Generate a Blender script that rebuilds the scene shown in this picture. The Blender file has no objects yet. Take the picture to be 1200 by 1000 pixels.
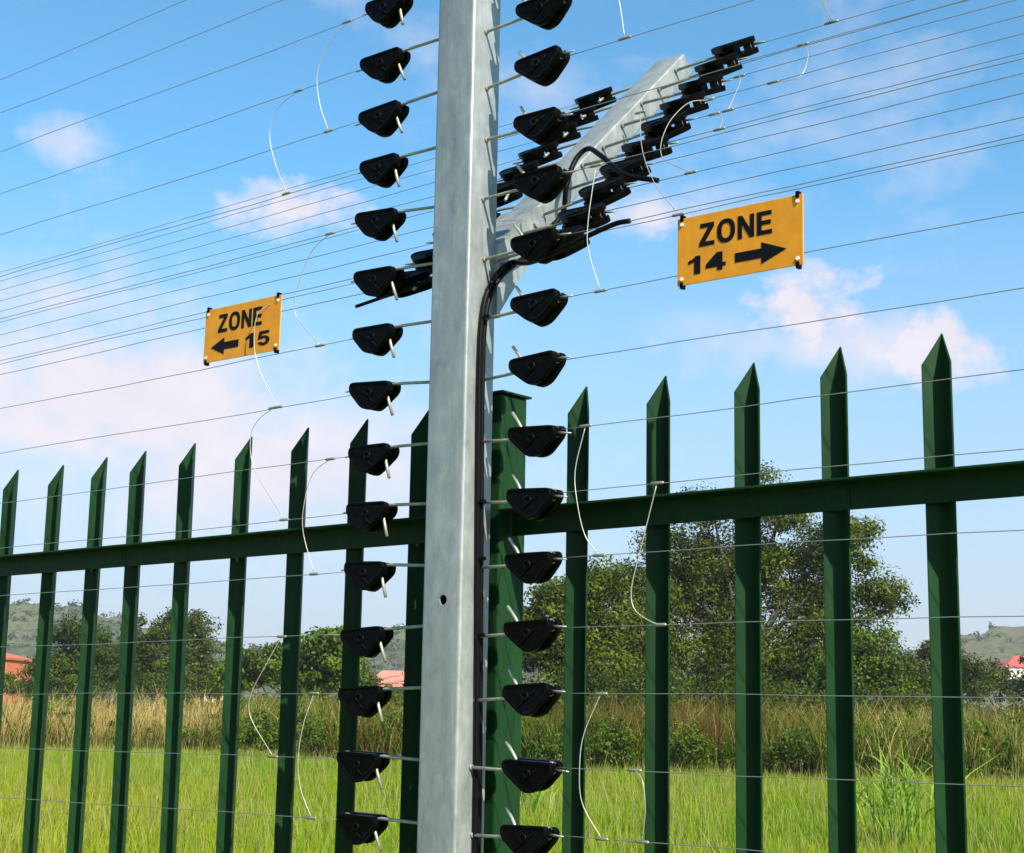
import bpy, bmesh, math, random
import numpy as np
from mathutils import Vector, Matrix

random.seed(7)
rng = np.random.default_rng(11)
scene = bpy.context.scene
col = scene.collection
PI = math.pi

# ------------------------------------------------------------------ camera
CAM = np.array([1.0716, -2.2308, 1.55])
YAW, PITCH, ROLL, FPX = -0.7046, 0.1804, 0.0178, 1920.71
c_f = np.array([math.sin(YAW)*math.cos(PITCH), math.cos(YAW)*math.cos(PITCH), math.sin(PITCH)])
c_r0 = np.array([math.cos(YAW), -math.sin(YAW), 0.0])
c_u0 = np.cross(c_r0, c_f)
c_r = math.cos(ROLL)*c_r0 + math.sin(ROLL)*c_u0
c_u = -math.sin(ROLL)*c_r0 + math.cos(ROLL)*c_u0
cam_data = bpy.data.cameras.new('camera')
cam_data.sensor_fit = 'HORIZONTAL'
cam_data.sensor_width = 36.0
cam_data.lens = FPX/1200*36.0
cam_data.clip_start = 0.05
cam_data.clip_end = 6000
cam = bpy.data.objects.new('camera', cam_data)
col.objects.link(cam)
M = Matrix.Identity(4)
for i in range(3):
    M[i][0], M[i][1], M[i][2], M[i][3] = c_r[i], c_u[i], -c_f[i], CAM[i]
cam.matrix_world = M
scene.camera = cam

# ------------------------------------------------------------------ light
SUN_EL = math.radians(39)
SUN_PHI = math.radians(72)            # from the fence normal (-Y) towards +X
SUN_DIR = Vector((math.sin(SUN_PHI)*math.cos(SUN_EL), -math.cos(SUN_PHI)*math.cos(SUN_EL), math.sin(SUN_EL)))
sun_data = bpy.data.lights.new('sun', 'SUN')
sun_data.energy = 5.0
sun_data.angle = math.radians(0.53)
sun_data.color = (1.0, 0.93, 0.80)
sun = bpy.data.objects.new('sun', sun_data)
sun.rotation_euler = (-SUN_DIR).to_track_quat('-Z', 'Y').to_euler()
sun.location = (6, -6, 12)
col.objects.link(sun)

scene.view_settings.view_transform = 'Standard'
scene.view_settings.look = 'None'
scene.view_settings.gamma = 1.0
scene.view_settings.use_curve_mapping = False
scene.view_settings.exposure = 1.0
scene.cycles.use_denoising = True
scene.cycles.max_bounces = 6
scene.cycles.transparent_max_bounces = 8

world = bpy.data.worlds.new('World')
scene.world = world
world.use_nodes = True
wt = world.node_tree
for n in list(wt.nodes):
    wt.nodes.remove(n)

def wn(kind, **kw):
    n = wt.nodes.new(kind)
    for k, v in kw.items():
        setattr(n, k, v)
    return n

def wlink(a, b):
    wt.links.new(a, b)

def wmath(op, a, b=None, c=None, clamp=False):
    n = wn('ShaderNodeMath', operation=op)
    n.use_clamp = clamp
    for i, x in enumerate((a, b, c)):
        if x is None:
            continue
        if isinstance(x, (int, float)):
            n.inputs[i].default_value = x
        else:
            wlink(x, n.inputs[i])
    return n.outputs[0]

w_out = wn('ShaderNodeOutputWorld')
w_bg = wn('ShaderNodeBackground')
w_bg.inputs['Strength'].default_value = 0.074
w_sky = wn('ShaderNodeTexSky', sky_type='NISHITA')
w_sky.sun_disc = False
w_sky.sun_elevation = SUN_EL
w_sky.sun_rotation = math.atan2(SUN_DIR.x, SUN_DIR.y)
w_sky.altitude = 1300
w_sky.air_density = 1.0
w_sky.dust_density = 1.2
w_sky.ozone_density = 1.0
w_tint = wn('ShaderNodeMix', data_type='RGBA', blend_type='MULTIPLY')
w_tint.inputs['Factor'].default_value = 1.0
wlink(w_sky.outputs[0], w_tint.inputs['A'])
w_tint.inputs['B'].default_value = (0.74, 1.40, 1.54, 1)
w_geo = wn('ShaderNodeTexCoord')
w_dir = w_geo.outputs['Generated']

def sdot(vec, const):
    n = wn('ShaderNodeVectorMath', operation='DOT_PRODUCT')
    wlink(vec, n.inputs[0])
    n.inputs[1].default_value = const
    return n.outputs['Value']

def wnoise(scale, detail, rough, offset=(0, 0, 0), zscale=1.0):
    mp = wn('ShaderNodeMapping')
    mp.inputs['Location'].default_value = offset
    mp.inputs['Scale'].default_value = (1, 1, zscale)
    wlink(w_dir, mp.inputs['Vector'])
    n = wn('ShaderNodeTexNoise')
    n.inputs['Scale'].default_value = scale
    n.inputs['Detail'].default_value = detail
    n.inputs['Roughness'].default_value = rough
    wlink(mp.outputs[0], n.inputs['Vector'])
    return n.outputs[0]

n_edge = wmath('ADD', wmath('MULTIPLY', wnoise(15.0, 8.0, 0.6, zscale=1.4), 0.72), wmath('MULTIPLY', wnoise(52.0, 6.0, 0.6, (1.3, .2, .7)), 0.28))
n_soft = wnoise(5.0, 6.0, 0.55, (3.1, 1.7, 0.4), 2.2)
# scattered cumulus all round the sky
glob = wmath('SUBTRACT', wmath('ADD', wmath('MULTIPLY', n_soft, 0.75), wmath('MULTIPLY', n_edge, 0.35)), 0.60)
mask = wmath('MULTIPLY', glob, 3.0, clamp=True)
# the cumulus heaps in view: direction, half width, half height (radians), density, softness
CLOUDS = [
    ((-0.4814, 0.8402, 0.2496), .044, .028, .96, 3.2, 4.2),
    ((-0.4619, 0.8562, 0.2286), .100, .026, .80, 1.7, 3.0),
    ((-0.4141, 0.8814, 0.2271), .036, .026, .90, 3.0, 4.2),
    ((-0.7108, 0.6350, 0.3026), .044, .023, .92, 2.6, 4.0),
    ((-0.7905, 0.5168, 0.3288), .028, .017, .55, 1.8, 4.0),
    ((-0.7883, 0.5594, 0.2562), .022, .034, .55, 1.4, 2.6),
    ((-0.5536, 0.7748, 0.3053), .036, .021, .85, 2.0, 3.6),
    ((-0.7930, 0.5803, 0.1856), .170, .066, .95, 2.3, 2.2),
    ((-0.7463, 0.6394, 0.1500), .200, .066, .90, 2.0, 1.8),
    ((-0.8102, 0.5343, 0.2413), .070, .034, .75, 1.6, 2.6),
    ((-0.5345, 0.8102, 0.2408), .045, .015, .40, 1.2, 2.4),
    ((-0.9500, 0.2000, 0.2300), .100, .040, .80, 1.6, 2.2),
    ((-0.1200, 0.9600, 0.2400), .090, .034, .85, 1.8, 2.2),
]
for (d, ra, rb, dens, sharp, amp) in CLOUDS:
    dv = Vector(d).normalized()
    tr = Vector((dv.y, -dv.x, 0)).normalized()
    tu = tr.cross(dv)
    a = wmath('DIVIDE', sdot(w_dir, tr), ra)
    b = wmath('DIVIDE', wmath('SUBTRACT', sdot(w_dir, tu), 0.0), rb)
    r2 = wmath('SQRT', wmath('ADD', wmath('MULTIPLY', a, a), wmath('MULTIPLY', b, b)))
    v = wmath('ADD', wmath('SUBTRACT', 1.0, r2), wmath('MULTIPLY', wmath('SUBTRACT', n_edge, 0.5), amp))
    front = wmath('GREATER_THAN', sdot(w_dir, dv), 0.0)
    v = wmath('MULTIPLY', wmath('MULTIPLY', v, sharp * 0.6, clamp=True), wmath('MULTIPLY', front, dens))
    mask = wmath('MAXIMUM', mask, v)
# pale haze towards the horizon, all round
w_sep = wn('ShaderNodeSeparateXYZ')
wlink(w_dir, w_sep.inputs[0])
hz = wmath('SUBTRACT', 1.0, wmath('DIVIDE', w_sep.outputs[2], 0.32), clamp=True)
hz = wmath('MULTIPLY', hz, 1.08, clamp=True)
w_hz = wn('ShaderNodeMix', data_type='RGBA')
wlink(hz, w_hz.inputs['Factor'])
wlink(w_tint.outputs['Result'], w_hz.inputs['A'])
w_hz.inputs['B'].default_value = (4.0, 4.1, 4.9, 1)
w_mix = wn('ShaderNodeMix', data_type='RGBA')
w_cc = wn('ShaderNodeMix', data_type='RGBA')
w_cc.inputs['A'].default_value = (5.0, 4.85, 5.5, 1)
w_cc.inputs['B'].default_value = (7.2, 6.6, 7.0, 1)
wlink(n_edge, w_cc.inputs['Factor'])
wlink(mask, w_mix.inputs['Factor'])
wlink(w_hz.outputs['Result'], w_mix.inputs['A'])
wlink(w_cc.outputs['Result'], w_mix.inputs['B'])
wlink(w_mix.outputs['Result'], w_bg.inputs['Color'])
wlink(w_bg.outputs[0], w_out.inputs['Surface'])

# ------------------------------------------------------------------ helpers
def tag(o, label=None, cat=None, group=None, kind=None):
    if label: o['label'] = label
    if cat: o['category'] = cat
    if group: o['group'] = group
    if kind: o['kind'] = kind
    return o

def empty(name, loc=(0, 0, 0)):
    o = bpy.data.objects.new(name, None)
    o.empty_display_size = 0.05
    o.location = loc
    col.objects.link(o)
    return o

def place(name, me, parent=None, loc=None):
    o = bpy.data.objects.new(name, me)
    if parent is not None:
        o.parent = parent
    if loc is not None:
        o.location = loc
    col.objects.link(o)
    return o

def copy_tree(o, parent=None):
    c = o.copy()
    col.objects.link(c)
    c.parent = parent
    for ch in o.children:
        copy_tree(ch, c)
    return c

class MB:
    """collects shapes into one mesh"""
    def __init__(self):
        self.v, self.f, self.s = [], [], []
    def add(self, vs, fs, smooth=False):
        b = len(self.v)
        self.v += [tuple(map(float, p)) for p in vs]
        self.f += [tuple(i+b for i in f) for f in fs]
        self.s += [smooth]*len(fs)
    def box(self, x0, x1, y0, y1, z0, z1, mat=None):
        vs = [(x, y, z) for z in (z0, z1) for y in (y0, y1) for x in (x0, x1)]
        if mat is not None:
            vs = [tuple(mat @ Vector(p)) for p in vs]
        self.add(vs, [(0, 2, 3, 1), (4, 5, 7, 6), (0, 1, 5, 4), (2, 6, 7, 3), (0, 4, 6, 2), (1, 3, 7, 5)])
    def tube(self, pts, r, n=8, caps=True):
        P = [Vector(p) for p in pts]
        rs = r if isinstance(r, (list, tuple)) else [r]*len(P)
        t0 = (P[1]-P[0]).normalized()
        a = Vector((0, 0, 1)) if abs(t0.z) < .9 else Vector((1, 0, 0))
        nn = t0.cross(a).normalized()
        vs = []
        for i, p in enumerate(P):
            t = (P[min(i+1, len(P)-1)]-P[max(i-1, 0)]).normalized()
            nn = (nn - t*nn.dot(t)).normalized()
            b = t.cross(nn)
            for k in range(n):
                an = 2*PI*k/n
                vs.append(p + (nn*math.cos(an)+b*math.sin(an))*rs[i])
        fs = []
        for i in range(len(P)-1):
            for k in range(n):
                k2 = (k+1) % n
                fs.append((i*n+k, i*n+k2, (i+1)*n+k2, (i+1)*n+k))
        self.add(vs, fs, True)
        if caps:
            b = len(self.v)-len(vs)
            self.f += [tuple(b+k for k in range(n-1, -1, -1)), tuple(b+(len(P)-1)*n+k for k in range(n))]
            self.s += [False, False]
    def prism(self, pts, frame, h0, h1, smooth=False):
        """polygon in (a,b) extruded from h0 to h1; frame(a,b,h)->xyz"""
        n = len(pts)
        vs = [frame(a, b, h0) for a, b in pts] + [frame(a, b, h1) for a, b in pts]
        fs = [tuple(range(n-1, -1, -1)), tuple(range(n, 2*n))]
        self.add(vs, fs)
        self.add(vs, [(i, (i+1) % n, n+(i+1) % n, n+i) for i in range(n)], smooth)
    def mesh(self, name, mat):
        me = bpy.data.meshes.new(name)
        me.from_pydata(self.v, [], self.f)
        me.polygons.foreach_set('use_smooth', self.s)
        if mat: me.materials.append(mat)
        me.update()
        bm = bmesh.new(); bm.from_mesh(me)
        bmesh.ops.recalc_face_normals(bm, faces=bm.faces)
        bm.to_mesh(me); bm.free()
        return me
    def build(self, name, mat, parent=None, loc=None):
        return place(name, self.mesh(name, mat), parent, loc)

def bevel_mesh(me, width, seg=2, angle=30):
    bm = bmesh.new(); bm.from_mesh(me)
    bmesh.ops.remove_doubles(bm, verts=bm.verts, dist=1e-6)
    ed = [e for e in bm.edges if len(e.link_faces) == 2 and e.calc_face_angle(0) > math.radians(angle)]
    bmesh.ops.bevel(bm, geom=ed, offset=width, segments=seg, profile=0.5, affect='EDGES', clamp_overlap=True)
    bmesh.ops.recalc_face_normals(bm, faces=bm.faces)
    bm.to_mesh(me); bm.free()

def array_mesh(name, V, k, mat, colors=None, smooth=False, F=None):
    """V (n*k,3): n polygons of k own corners, or shared faces F"""
    me = bpy.data.meshes.new(name)
    V = np.ascontiguousarray(V, dtype=np.float32)
    if F is None:
        F = np.arange(len(V), dtype=np.int32).reshape(-1, k)
    nf = len(F)
    me.vertices.add(len(V)); me.vertices.foreach_set('co', V.ravel())
    me.loops.add(nf*k); me.loops.foreach_set('vertex_index', np.ascontiguousarray(F, dtype=np.int32).ravel())
    me.polygons.add(nf); me.polygons.foreach_set('loop_start', np.arange(0, nf*k, k, dtype=np.int32))
    me.polygons.foreach_set('loop_total', np.full(nf, k, dtype=np.int32))
    if smooth:
        me.polygons.foreach_set('use_smooth', np.ones(nf, dtype=bool))
    me.update(calc_edges=True)
    if colors is not None:
        at = me.color_attributes.new('tone', 'FLOAT_COLOR', 'POINT')
        c4 = np.ones((len(V), 4), dtype=np.float32); c4[:, :3] = colors
        at.data.foreach_set('color', c4.ravel())
    me.materials.append(mat)
    return me

# world position of a compass bearing (given as where it falls across the view) and a distance
def ray(px, py):
    return c_f + c_r*(px-600)/FPX + c_u*(500-py)/FPX
fh = np.array([math.sin(YAW), math.cos(YAW), 0.0])
def at(px, py, q):
    d = ray(px, py)
    return CAM + d*(q/(d @ fh))
rh = np.array([fh[1], -fh[0], 0.0])
def smooth01(x):
    x = np.clip(x, 0, 1)
    return x*x*(3-2*x)
def ground_z(x, y):
    q = (x-CAM[0])*fh[0]+(y-CAM[1])*fh[1]
    return 0.55*smooth01((q-7)/37.0)

# ------------------------------------------------------------------ materials
def nodes_of(name):
    m = bpy.data.materials.new(name)
    m.use_nodes = True
    nt = m.node_tree
    return m, nt, nt.nodes['Principled BSDF']

def noise_node(nt, scale, detail=4, rough=.55, vec=None, dist=0.0):
    n = nt.nodes.new('ShaderNodeTexNoise')
    n.inputs['Scale'].default_value = scale
    n.inputs['Detail'].default_value = detail
    n.inputs['Roughness'].default_value = rough
    n.inputs['Distortion'].default_value = dist
    if vec is not None:
        nt.links.new(vec, n.inputs['Vector'])
    return n

def ramp(nt, fac, stops):
    r = nt.nodes.new('ShaderNodeValToRGB')
    el = r.color_ramp.elements
    while len(el) > 1: el.remove(el[-1])
    el[0].position, el[0].color = stops[0][0], (*stops[0][1], 1)
    for p, c in stops[1:]:
        e = el.new(p); e.color = (*c, 1)
    nt.links.new(fac, r.inputs[0])
    return r.outputs[0]

def bump(nt, bsdf, h, strength, dist=.001):
    b = nt.nodes.new('ShaderNodeBump')
    b.inputs['Strength'].default_value = strength
    b.inputs['Distance'].default_value = dist
    nt.links.new(h, b.inputs['Height'])
    nt.links.new(b.outputs[0], bsdf.inputs['Normal'])

def obj_coord(nt, scale=(1, 1, 1)):
    tc = nt.nodes.new('ShaderNodeTexCoord')
    mp = nt.nodes.new('ShaderNodeMapping')
    mp.inputs['Scale'].default_value = scale
    nt.links.new(tc.outputs['Object'], mp.inputs['Vector'])
    return mp.outputs[0]

def mat_galv():
    m, nt, b = nodes_of('galvanised_steel')
    v = obj_coord(nt, (1, 1, .45))
    n1 = noise_node(nt, 46, 7, .7, v, .5)
    n2 = noise_node(nt, 7, 5, .6, v, 1.2)
    vor = nt.nodes.new('ShaderNodeTexVoronoi'); vor.inputs['Scale'].default_value = 120
    nt.links.new(v, vor.inputs['Vector'])
    mx = nt.nodes.new('ShaderNodeMath'); mx.operation = 'MULTIPLY_ADD'
    nt.links.new(n1.outputs[0], mx.inputs[0]); mx.inputs[1].default_value = .55
    mm = nt.nodes.new('ShaderNodeMath'); mm.operation = 'MULTIPLY'; mm.inputs[1].default_value = .45
    nt.links.new(n2.outputs[0], mm.inputs[0]); nt.links.new(mm.outputs[0], mx.inputs[2])
    c = ramp(nt, mx.outputs[0], [(.30, (.17, .19, .19)), (.43, (.25, .272, .268)), (.54, (.315, .335, .325)), (.70, (.45, .46, .43))])
    nt.links.new(c, b.inputs['Base Color'])
    # long drip streaks and chalky white bloom
    vs_ = obj_coord(nt, (60, 60, 1.2)); st = noise_node(nt, 1.0, 5, .6, vs_)
    sp_ = noise_node(nt, 190, 3, .6, v)
    f1 = ramp(nt, st.outputs[0], [(.52, (0, 0, 0)), (.72, (.30, .30, .30))])
    f2 = ramp(nt, sp_.outputs[0], [(.66, (0, 0, 0)), (.74, (.5, .5, .5))])
    mxa = nt.nodes.new('ShaderNodeMix'); mxa.data_type = 'RGBA'
    nt.links.new(f1, mxa.inputs['Factor']); nt.links.new(c, mxa.inputs['A']); mxa.inputs['B'].default_value = (.13, .14, .13, 1)
    mxb = nt.nodes.new('ShaderNodeMix'); mxb.data_type = 'RGBA'
    nt.links.new(f2, mxb.inputs['Factor']); nt.links.new(mxa.outputs['Result'], mxb.inputs['A']); mxb.inputs['B'].default_value = (.42, .42, .40, 1)
    nt.links.new(mxb.outputs['Result'], b.inputs['Base Color'])
    b.inputs['Metallic'].default_value = .42
    rr = nt.nodes.new('ShaderNodeMapRange')
    nt.links.new(n1.outputs[0], rr.inputs[0]); rr.inputs[3].default_value = .30; rr.inputs[4].default_value = .52
    nt.links.new(rr.outputs[0], b.inputs['Roughness'])
    bump(nt, b, n1.outputs[0], .25, .0015)
    return m

def mat_paint(name, c0, c1, rough=.35, spec=.5):
    m, nt, b = nodes_of(name)
    v = obj_coord(nt, (1, 1, .3))
    n = noise_node(nt, 22, 5, .6, v)
    oi = nt.nodes.new('ShaderNodeObjectInfo')
    rv = nt.nodes.new('ShaderNodeMapRange'); nt.links.new(oi.outputs['Random'], rv.inputs[0])
    rv.inputs[3].default_value = .84; rv.inputs[4].default_value = 1.14
    hs = nt.nodes.new('ShaderNodeHueSaturation')
    nt.links.new(rv.outputs[0], hs.inputs['Value'])
    nt.links.new(ramp(nt, n.outputs[0], [(.3, c0), (.7, c1)]), hs.inputs['Color'])
    ad = nt.nodes.new('ShaderNodeVectorMath'); ad.operation = 'ADD'
    vv = obj_coord(nt, (1, 1, .35)); nt.links.new(vv, ad.inputs[0]); nt.links.new(oi.outputs['Location'], ad.inputs[1])
    nd = noise_node(nt, 55, 6, .7, ad.outputs[0]); nc = noise_node(nt, 210, 4, .65, ad.outputs[0])
    fd = ramp(nt, nd.outputs[0], [(.48, (0, 0, 0)), (.80, (.22, .22, .22))])
    fc = ramp(nt, nc.outputs[0], [(.70, (0, 0, 0)), (.76, (.5, .5, .5))])
    m1 = nt.nodes.new('ShaderNodeMix'); m1.data_type = 'RGBA'
    nt.links.new(fd, m1.inputs['Factor']); nt.links.new(hs.outputs[0], m1.inputs['A']); m1.inputs['B'].default_value = (.040, .060, .040, 1)
    m2 = nt.nodes.new('ShaderNodeMix'); m2.data_type = 'RGBA'
    nt.links.new(fc, m2.inputs['Factor']); nt.links.new(m1.outputs['Result'], m2.inputs['A']); m2.inputs['B'].default_value = (.002, .018, .006, 1)
    nt.links.new(m2.outputs['Result'], b.inputs['Base Color'])
    n2 = noise_node(nt, 160, 3, .5, v)
    rr = nt.nodes.new('ShaderNodeMapRange')
    nt.links.new(n.outputs[0], rr.inputs[0]); rr.inputs[3].default_value = rough-.08; rr.inputs[4].default_value = rough+.15
    nt.links.new(rr.outputs[0], b.inputs['Roughness'])
    b.inputs['Specular IOR Level'].default_value = spec
    bump(nt, b, n2.outputs[0], .12, .0006)
    return m

def mat_plain(name, c, rough=.5, metal=0.0, spec=.5, var=.25, scale=60):
    m, nt, b = nodes_of(name)
    n = noise_node(nt, scale, 4, .6, obj_coord(nt))
    lo = tuple(x*(1-var) for x in c); hi = tuple(min(1, x*(1+var)) for x in c)
    nt.links.new(ramp(nt, n.outputs[0], [(.3, lo), (.7, hi)]), b.inputs['Base Color'])
    b.inputs['Roughness'].default_value = rough
    b.inputs['Metallic'].default_value = metal
    b.inputs['Specular IOR Level'].default_value = spec
    bump(nt, b, n.outputs[0], .1, .0008)
    return m

def mat_leaf(name, transl=.35, gloss=.45, tint=(1, 1, 1)):
    m, nt, b = nodes_of(name)
    a = nt.nodes.new('ShaderNodeVertexColor'); a.layer_name = 'tone'
    mu = nt.nodes.new('ShaderNodeMix'); mu.data_type = 'RGBA'; mu.blend_type = 'MULTIPLY'
    mu.inputs['Factor'].default_value = 1
    nt.links.new(a.outputs[0], mu.inputs['A']); mu.inputs['B'].default_value = (*tint, 1)
    nt.links.new(mu.outputs['Result'], b.inputs['Base Color'])
    b.inputs['Roughness'].default_value = gloss
    b.inputs['Specular IOR Level'].default_value = .12
    t = nt.nodes.new('ShaderNodeBsdfTranslucent')
    nt.links.new(mu.outputs['Result'], t.inputs['Color'])
    mx = nt.nodes.new('ShaderNodeMixShader'); mx.inputs[0].default_value = transl
    nt.links.new(b.outputs[0], mx.inputs[1]); nt.links.new(t.outputs[0], mx.inputs[2])
    out = nt.nodes['Material Output']
    nt.links.new(mx.outputs[0], out.inputs['Surface'])
    return m

def mat_ground():
    m, nt, b = nodes_of('meadow_soil')
    v = obj_coord(nt)
    n1 = noise_node(nt, .35, 6, .6, v); n2 = noise_node(nt, 9, 6, .7, v)
    c1 = ramp(nt, n1.outputs[0], [(.3, (.12, .19, .014)), (.55, (.16, .21, .02)), (.75, (.20, .19, .04))])
    c2 = ramp(nt, n2.outputs[0], [(.3, (.45, .45, .45)), (.7, (1, 1, 1))])
    mu = nt.nodes.new('ShaderNodeMix'); mu.data_type = 'RGBA'; mu.blend_type = 'MULTIPLY'; mu.inputs['Factor'].default_value = 1
    nt.links.new(c1, mu.inputs['A']); nt.links.new(c2, mu.inputs['B'])
    nt.links.new(mu.outputs['Result'], b.inputs['Base Color'])
    b.inputs['Roughness'].default_value = .9
    bump(nt, b, n2.outputs[0], .6, .05)
    return m

def mat_hill():
    m, nt, b = nodes_of('wooded_hillside')
    v = obj_coord(nt)
    n1 = noise_node(nt, .02, 5, .6, v); n2 = noise_node(nt, .30, 7, .8, v)
    mx = nt.nodes.new('ShaderNodeMath'); mx.operation = 'ADD'
    nt.links.new(n1.outputs[0], mx.inputs[0]); nt.links.new(n2.outputs[0], mx.inputs[1])
    c = ramp(nt, mx.outputs[0], [(.70, (.015, .028, .009)), (1.0, (.026, .045, .014)), (1.25, (.042, .060, .019)), (1.45, (.085, .085, .034))])
    nt.links.new(c, b.inputs['Base Color'])
    b.inputs['Roughness'].default_value = .95
    bump(nt, b, n2.outputs[0], .6, 1.0)
    return m

GALV = mat_galv()
GREEN = mat_paint('dark_green_paint', (.0050, .0245, .0075), (.0088, .040, .0108), .40, .10)
BLACK = mat_plain('black_plastic', (.0018, .0018, .0020), .44, 0, .055, .8, 140)
RUBBER = mat_plain('black_cable_sheath', (.003, .003, .003), .45, 0, .10, .2)
ROD = mat_plain('hook_steel', (.31, .31, .26), .45, .4, .5, .2)
WIRE = mat_plain('braided_wire', (.34, .34, .33), .45, .75, .5, .15, 200)
JUMP = mat_plain('bright_jumper_wire', (.40, .385, .33), .4, .35, .5, .1, 200)
FERR = mat_plain('line_clamp_metal', (.30, .28, .22), .45, .6, .5, .2)
ORANGE = mat_plain('orange_sign_plate', (.62, .245, .009), .45, 0, .3, .12, 30)
INK = mat_plain('black_print', (.004, .004, .005), .5, 0, .12, .2)
WHITE = mat_plain('white_rivet', (.75, .73, .66), .5, 0, .4, .05)
BOLT = mat_plain('zinc_bolt', (.45, .46, .45), .4, .7, .5, .15)
HOLE = mat_plain('dull_steel_inside', (.12, .12, .12), .8, .2, .2, .2)

# ------------------------------------------------------------------ ground, hills
GROUND = mat_ground()
def build_ground():
    us = np.concatenate([-np.geomspace(3000, 4, 46), np.linspace(-3, 3, 9), np.geomspace(4, 3000, 46)])
    qs = np.concatenate([[-60, -30, -12, -6, -2], np.linspace(0, 60, 61), np.geomspace(64, 3000, 40)])
    U, Q = np.meshgrid(us, qs)
    X = CAM[0]+fh[0]*Q+rh[0]*U; Y = CAM[1]+fh[1]*Q+rh[1]*U
    Z = ground_z(X, Y)
    r2 = np.random.default_rng(3)
    Z = Z+np.where((Q > 9), r2.normal(0, .018, Z.shape), 0)
    V = np.stack([X, Y, Z], -1).reshape(-1, 3)
    nu, nq = len(us), len(qs)
    i = np.arange(nq-1)[:, None]*nu+np.arange(nu-1)[None, :]
    F = np.stack([i, i+1, i+nu+1, i+nu], -1).reshape(-1, 4)
    o = place('ground', array_mesh('ground', V, 4, GROUND, None, True, F))
    tag(o, kind='structure')
build_ground()

def build_hills():
    mat = mat_hill()
    prof = [(-900, 735), (-500, 718), (-200, 706), (0, 708), (75, 708), (140, 723), (185, 744), (300, 759), (420, 746), (470, 735), (560, 741),
            (700, 757), (900, 764), (1060, 768), (1125, 744), (1200, 730), (1400, 722), (1700, 740), (2300, 760)]
    px = np.linspace(-900, 2300, 260)
    py = np.interp(px, [p[0] for p in prof], [p[1] for p in prof])
    r2 = np.random.default_rng(5)
    w = r2.normal(0, 1, len(px)); w = np.convolve(w, [.2, .6, .2], 'same')
    py = py+w*1.6
    D = 700.0
    rows = []
    K = 14
    for k in range(K+1):
        t = k/K
        q = D-150*(1-t)
        row = []
        for x, y in zip(px, py):
            top = at(x, y, D)
            p = at(x, y, q)
            zt = (top[2]-.5)
            row.append((p[0], p[1], .3+zt*(t**1.25)))
        rows.append(row)
    rows.append([(at(x, y, D+200)[0], at(x, y, D+200)[1], 0.2) for x, y in zip(px, py)])
    V = np.array(rows)
    V[1:-1, :, 2] += r2.normal(0, .9, V[1:-1, :, 2].shape)*np.linspace(.4, 1, K)[:, None]
    V = V.reshape(-1, 3)
    n = len(px)
    i = np.arange(K+1)[:, None]*n+np.arange(n-1)[None, :]
    F = np.stack([i, i+1, i+n+1, i+n], -1).reshape(-1, 4)
    o = place('hill', array_mesh('hill', V, 4, mat, None, True, F))
    tag(o, kind='structure')
build_hills()

# ------------------------------------------------------------------ electric fence post with leaning arm
PX0, PX1, PYF, PYB = -.8815, -.7925, -.165, -.0885      # post section
PXM, PYM = (PX0+PX1)/2, (PYF+PYB)/2
def rounded_rect(x0, x1, y0, y1, r, n=4):
    out = []
    for cx, cy, a0 in ((x1-r, y1-r, 0), (x0+r, y1-r, 90), (x0+r, y0+r, 180), (x1-r, y0+r, 270)):
        for k in range(n+1):
            a = math.radians(a0+90*k/n)
            out.append((cx+r*math.cos(a), cy+r*math.sin(a)))
    return out

def hollow_tube(outer, inner, frame, h0, h1, cap1=False):
    mb = MB()
    n = len(outer)
    O = [frame(a, b, h) for h in (h0, h1) for a, b in outer]
    I = [frame(a, b, h) for h in (h0, h1) for a, b in inner]
    V = O+I
    F = []
    for k in range(n):
        j = (k+1) % n
        F += [(k, j, n+j, n+k), (2*n+j, 2*n+k, 3*n+k, 3*n+j), (n+k, n+j, 3*n+j, 3*n+k), (j, k, 2*n+k, 2*n+j)]
    mb.add(V, F, False)
    return mb

post = empty('electric_fence_post', (PXM, PYM, 0))
tag(post, 'galvanised square steel post with a leaning arm, in front of the green palisade fence', 'post')
W = 0.0035
tb = hollow_tube(rounded_rect(PX0, PX1, PYF, PYB, .006), rounded_rect(PX0+W, PX1-W, PYF+W, PYB-W, .003), lambda a, b, h: (a-PXM, b-PYM, h), -.3, 3.32)
body = tb.build('body', GALV, post)
# drilled hole through the front wall
cut = MB()
cut.tube([(-.8327-PXM, PYF-PYM-.02, 1.759), (-.8327-PXM, PYF-PYM+.03, 1.759)], .0088, 20)
cutter = cut.build('hole_cutter', None, post)
md = body.modifiers.new('hole', 'BOOLEAN'); md.operation = 'DIFFERENCE'; md.object = cutter; md.solver = 'EXACT'
bpy.context.view_layer.update()
dg = bpy.context.evaluated_depsgraph_get()
nm = bpy.data.meshes.new_from_object(body.evaluated_get(dg))
body.modifiers.clear(); body.data = nm
bpy.data.objects.remove(cutter)
body.data.set_sharp_from_angle(angle=math.radians(40))
body.data.polygons.foreach_set('use_smooth', [True]*len(body.data.polygons))
cp = MB(); cp.box(PX0-PXM-.002, PX1-PXM+.002, PYF-PYM-.002, PYB-PYM+.002, 3.321, 3.326)
cp.build('cap', GALV, post)

AD = np.array([0, math.cos(math.radians(44)), math.sin(math.radians(44))])   # arm direction
AN = np.array([0, -AD[2], AD[1]])                                          # normal of its upper face
A0 = np.array([-.79, -.09, 2.392])                                         # right ridge where it meets the post
def aframe(x, n, s):
    p = A0 + AN*n + AD*s
    return (x-PXM, p[1]-PYM, p[2])
arm = hollow_tube(rounded_rect(-.864, -.79, -.048, 0, .004, 3), rounded_rect(-.861, -.793, -.045, -.003, .002, 3), aframe, .055, .822).build('arm', GALV, post)
arm.data.polygons.foreach_set('use_smooth', [True]*len(arm.data.polygons)); arm.data.set_sharp_from_angle(angle=math.radians(40))
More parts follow.
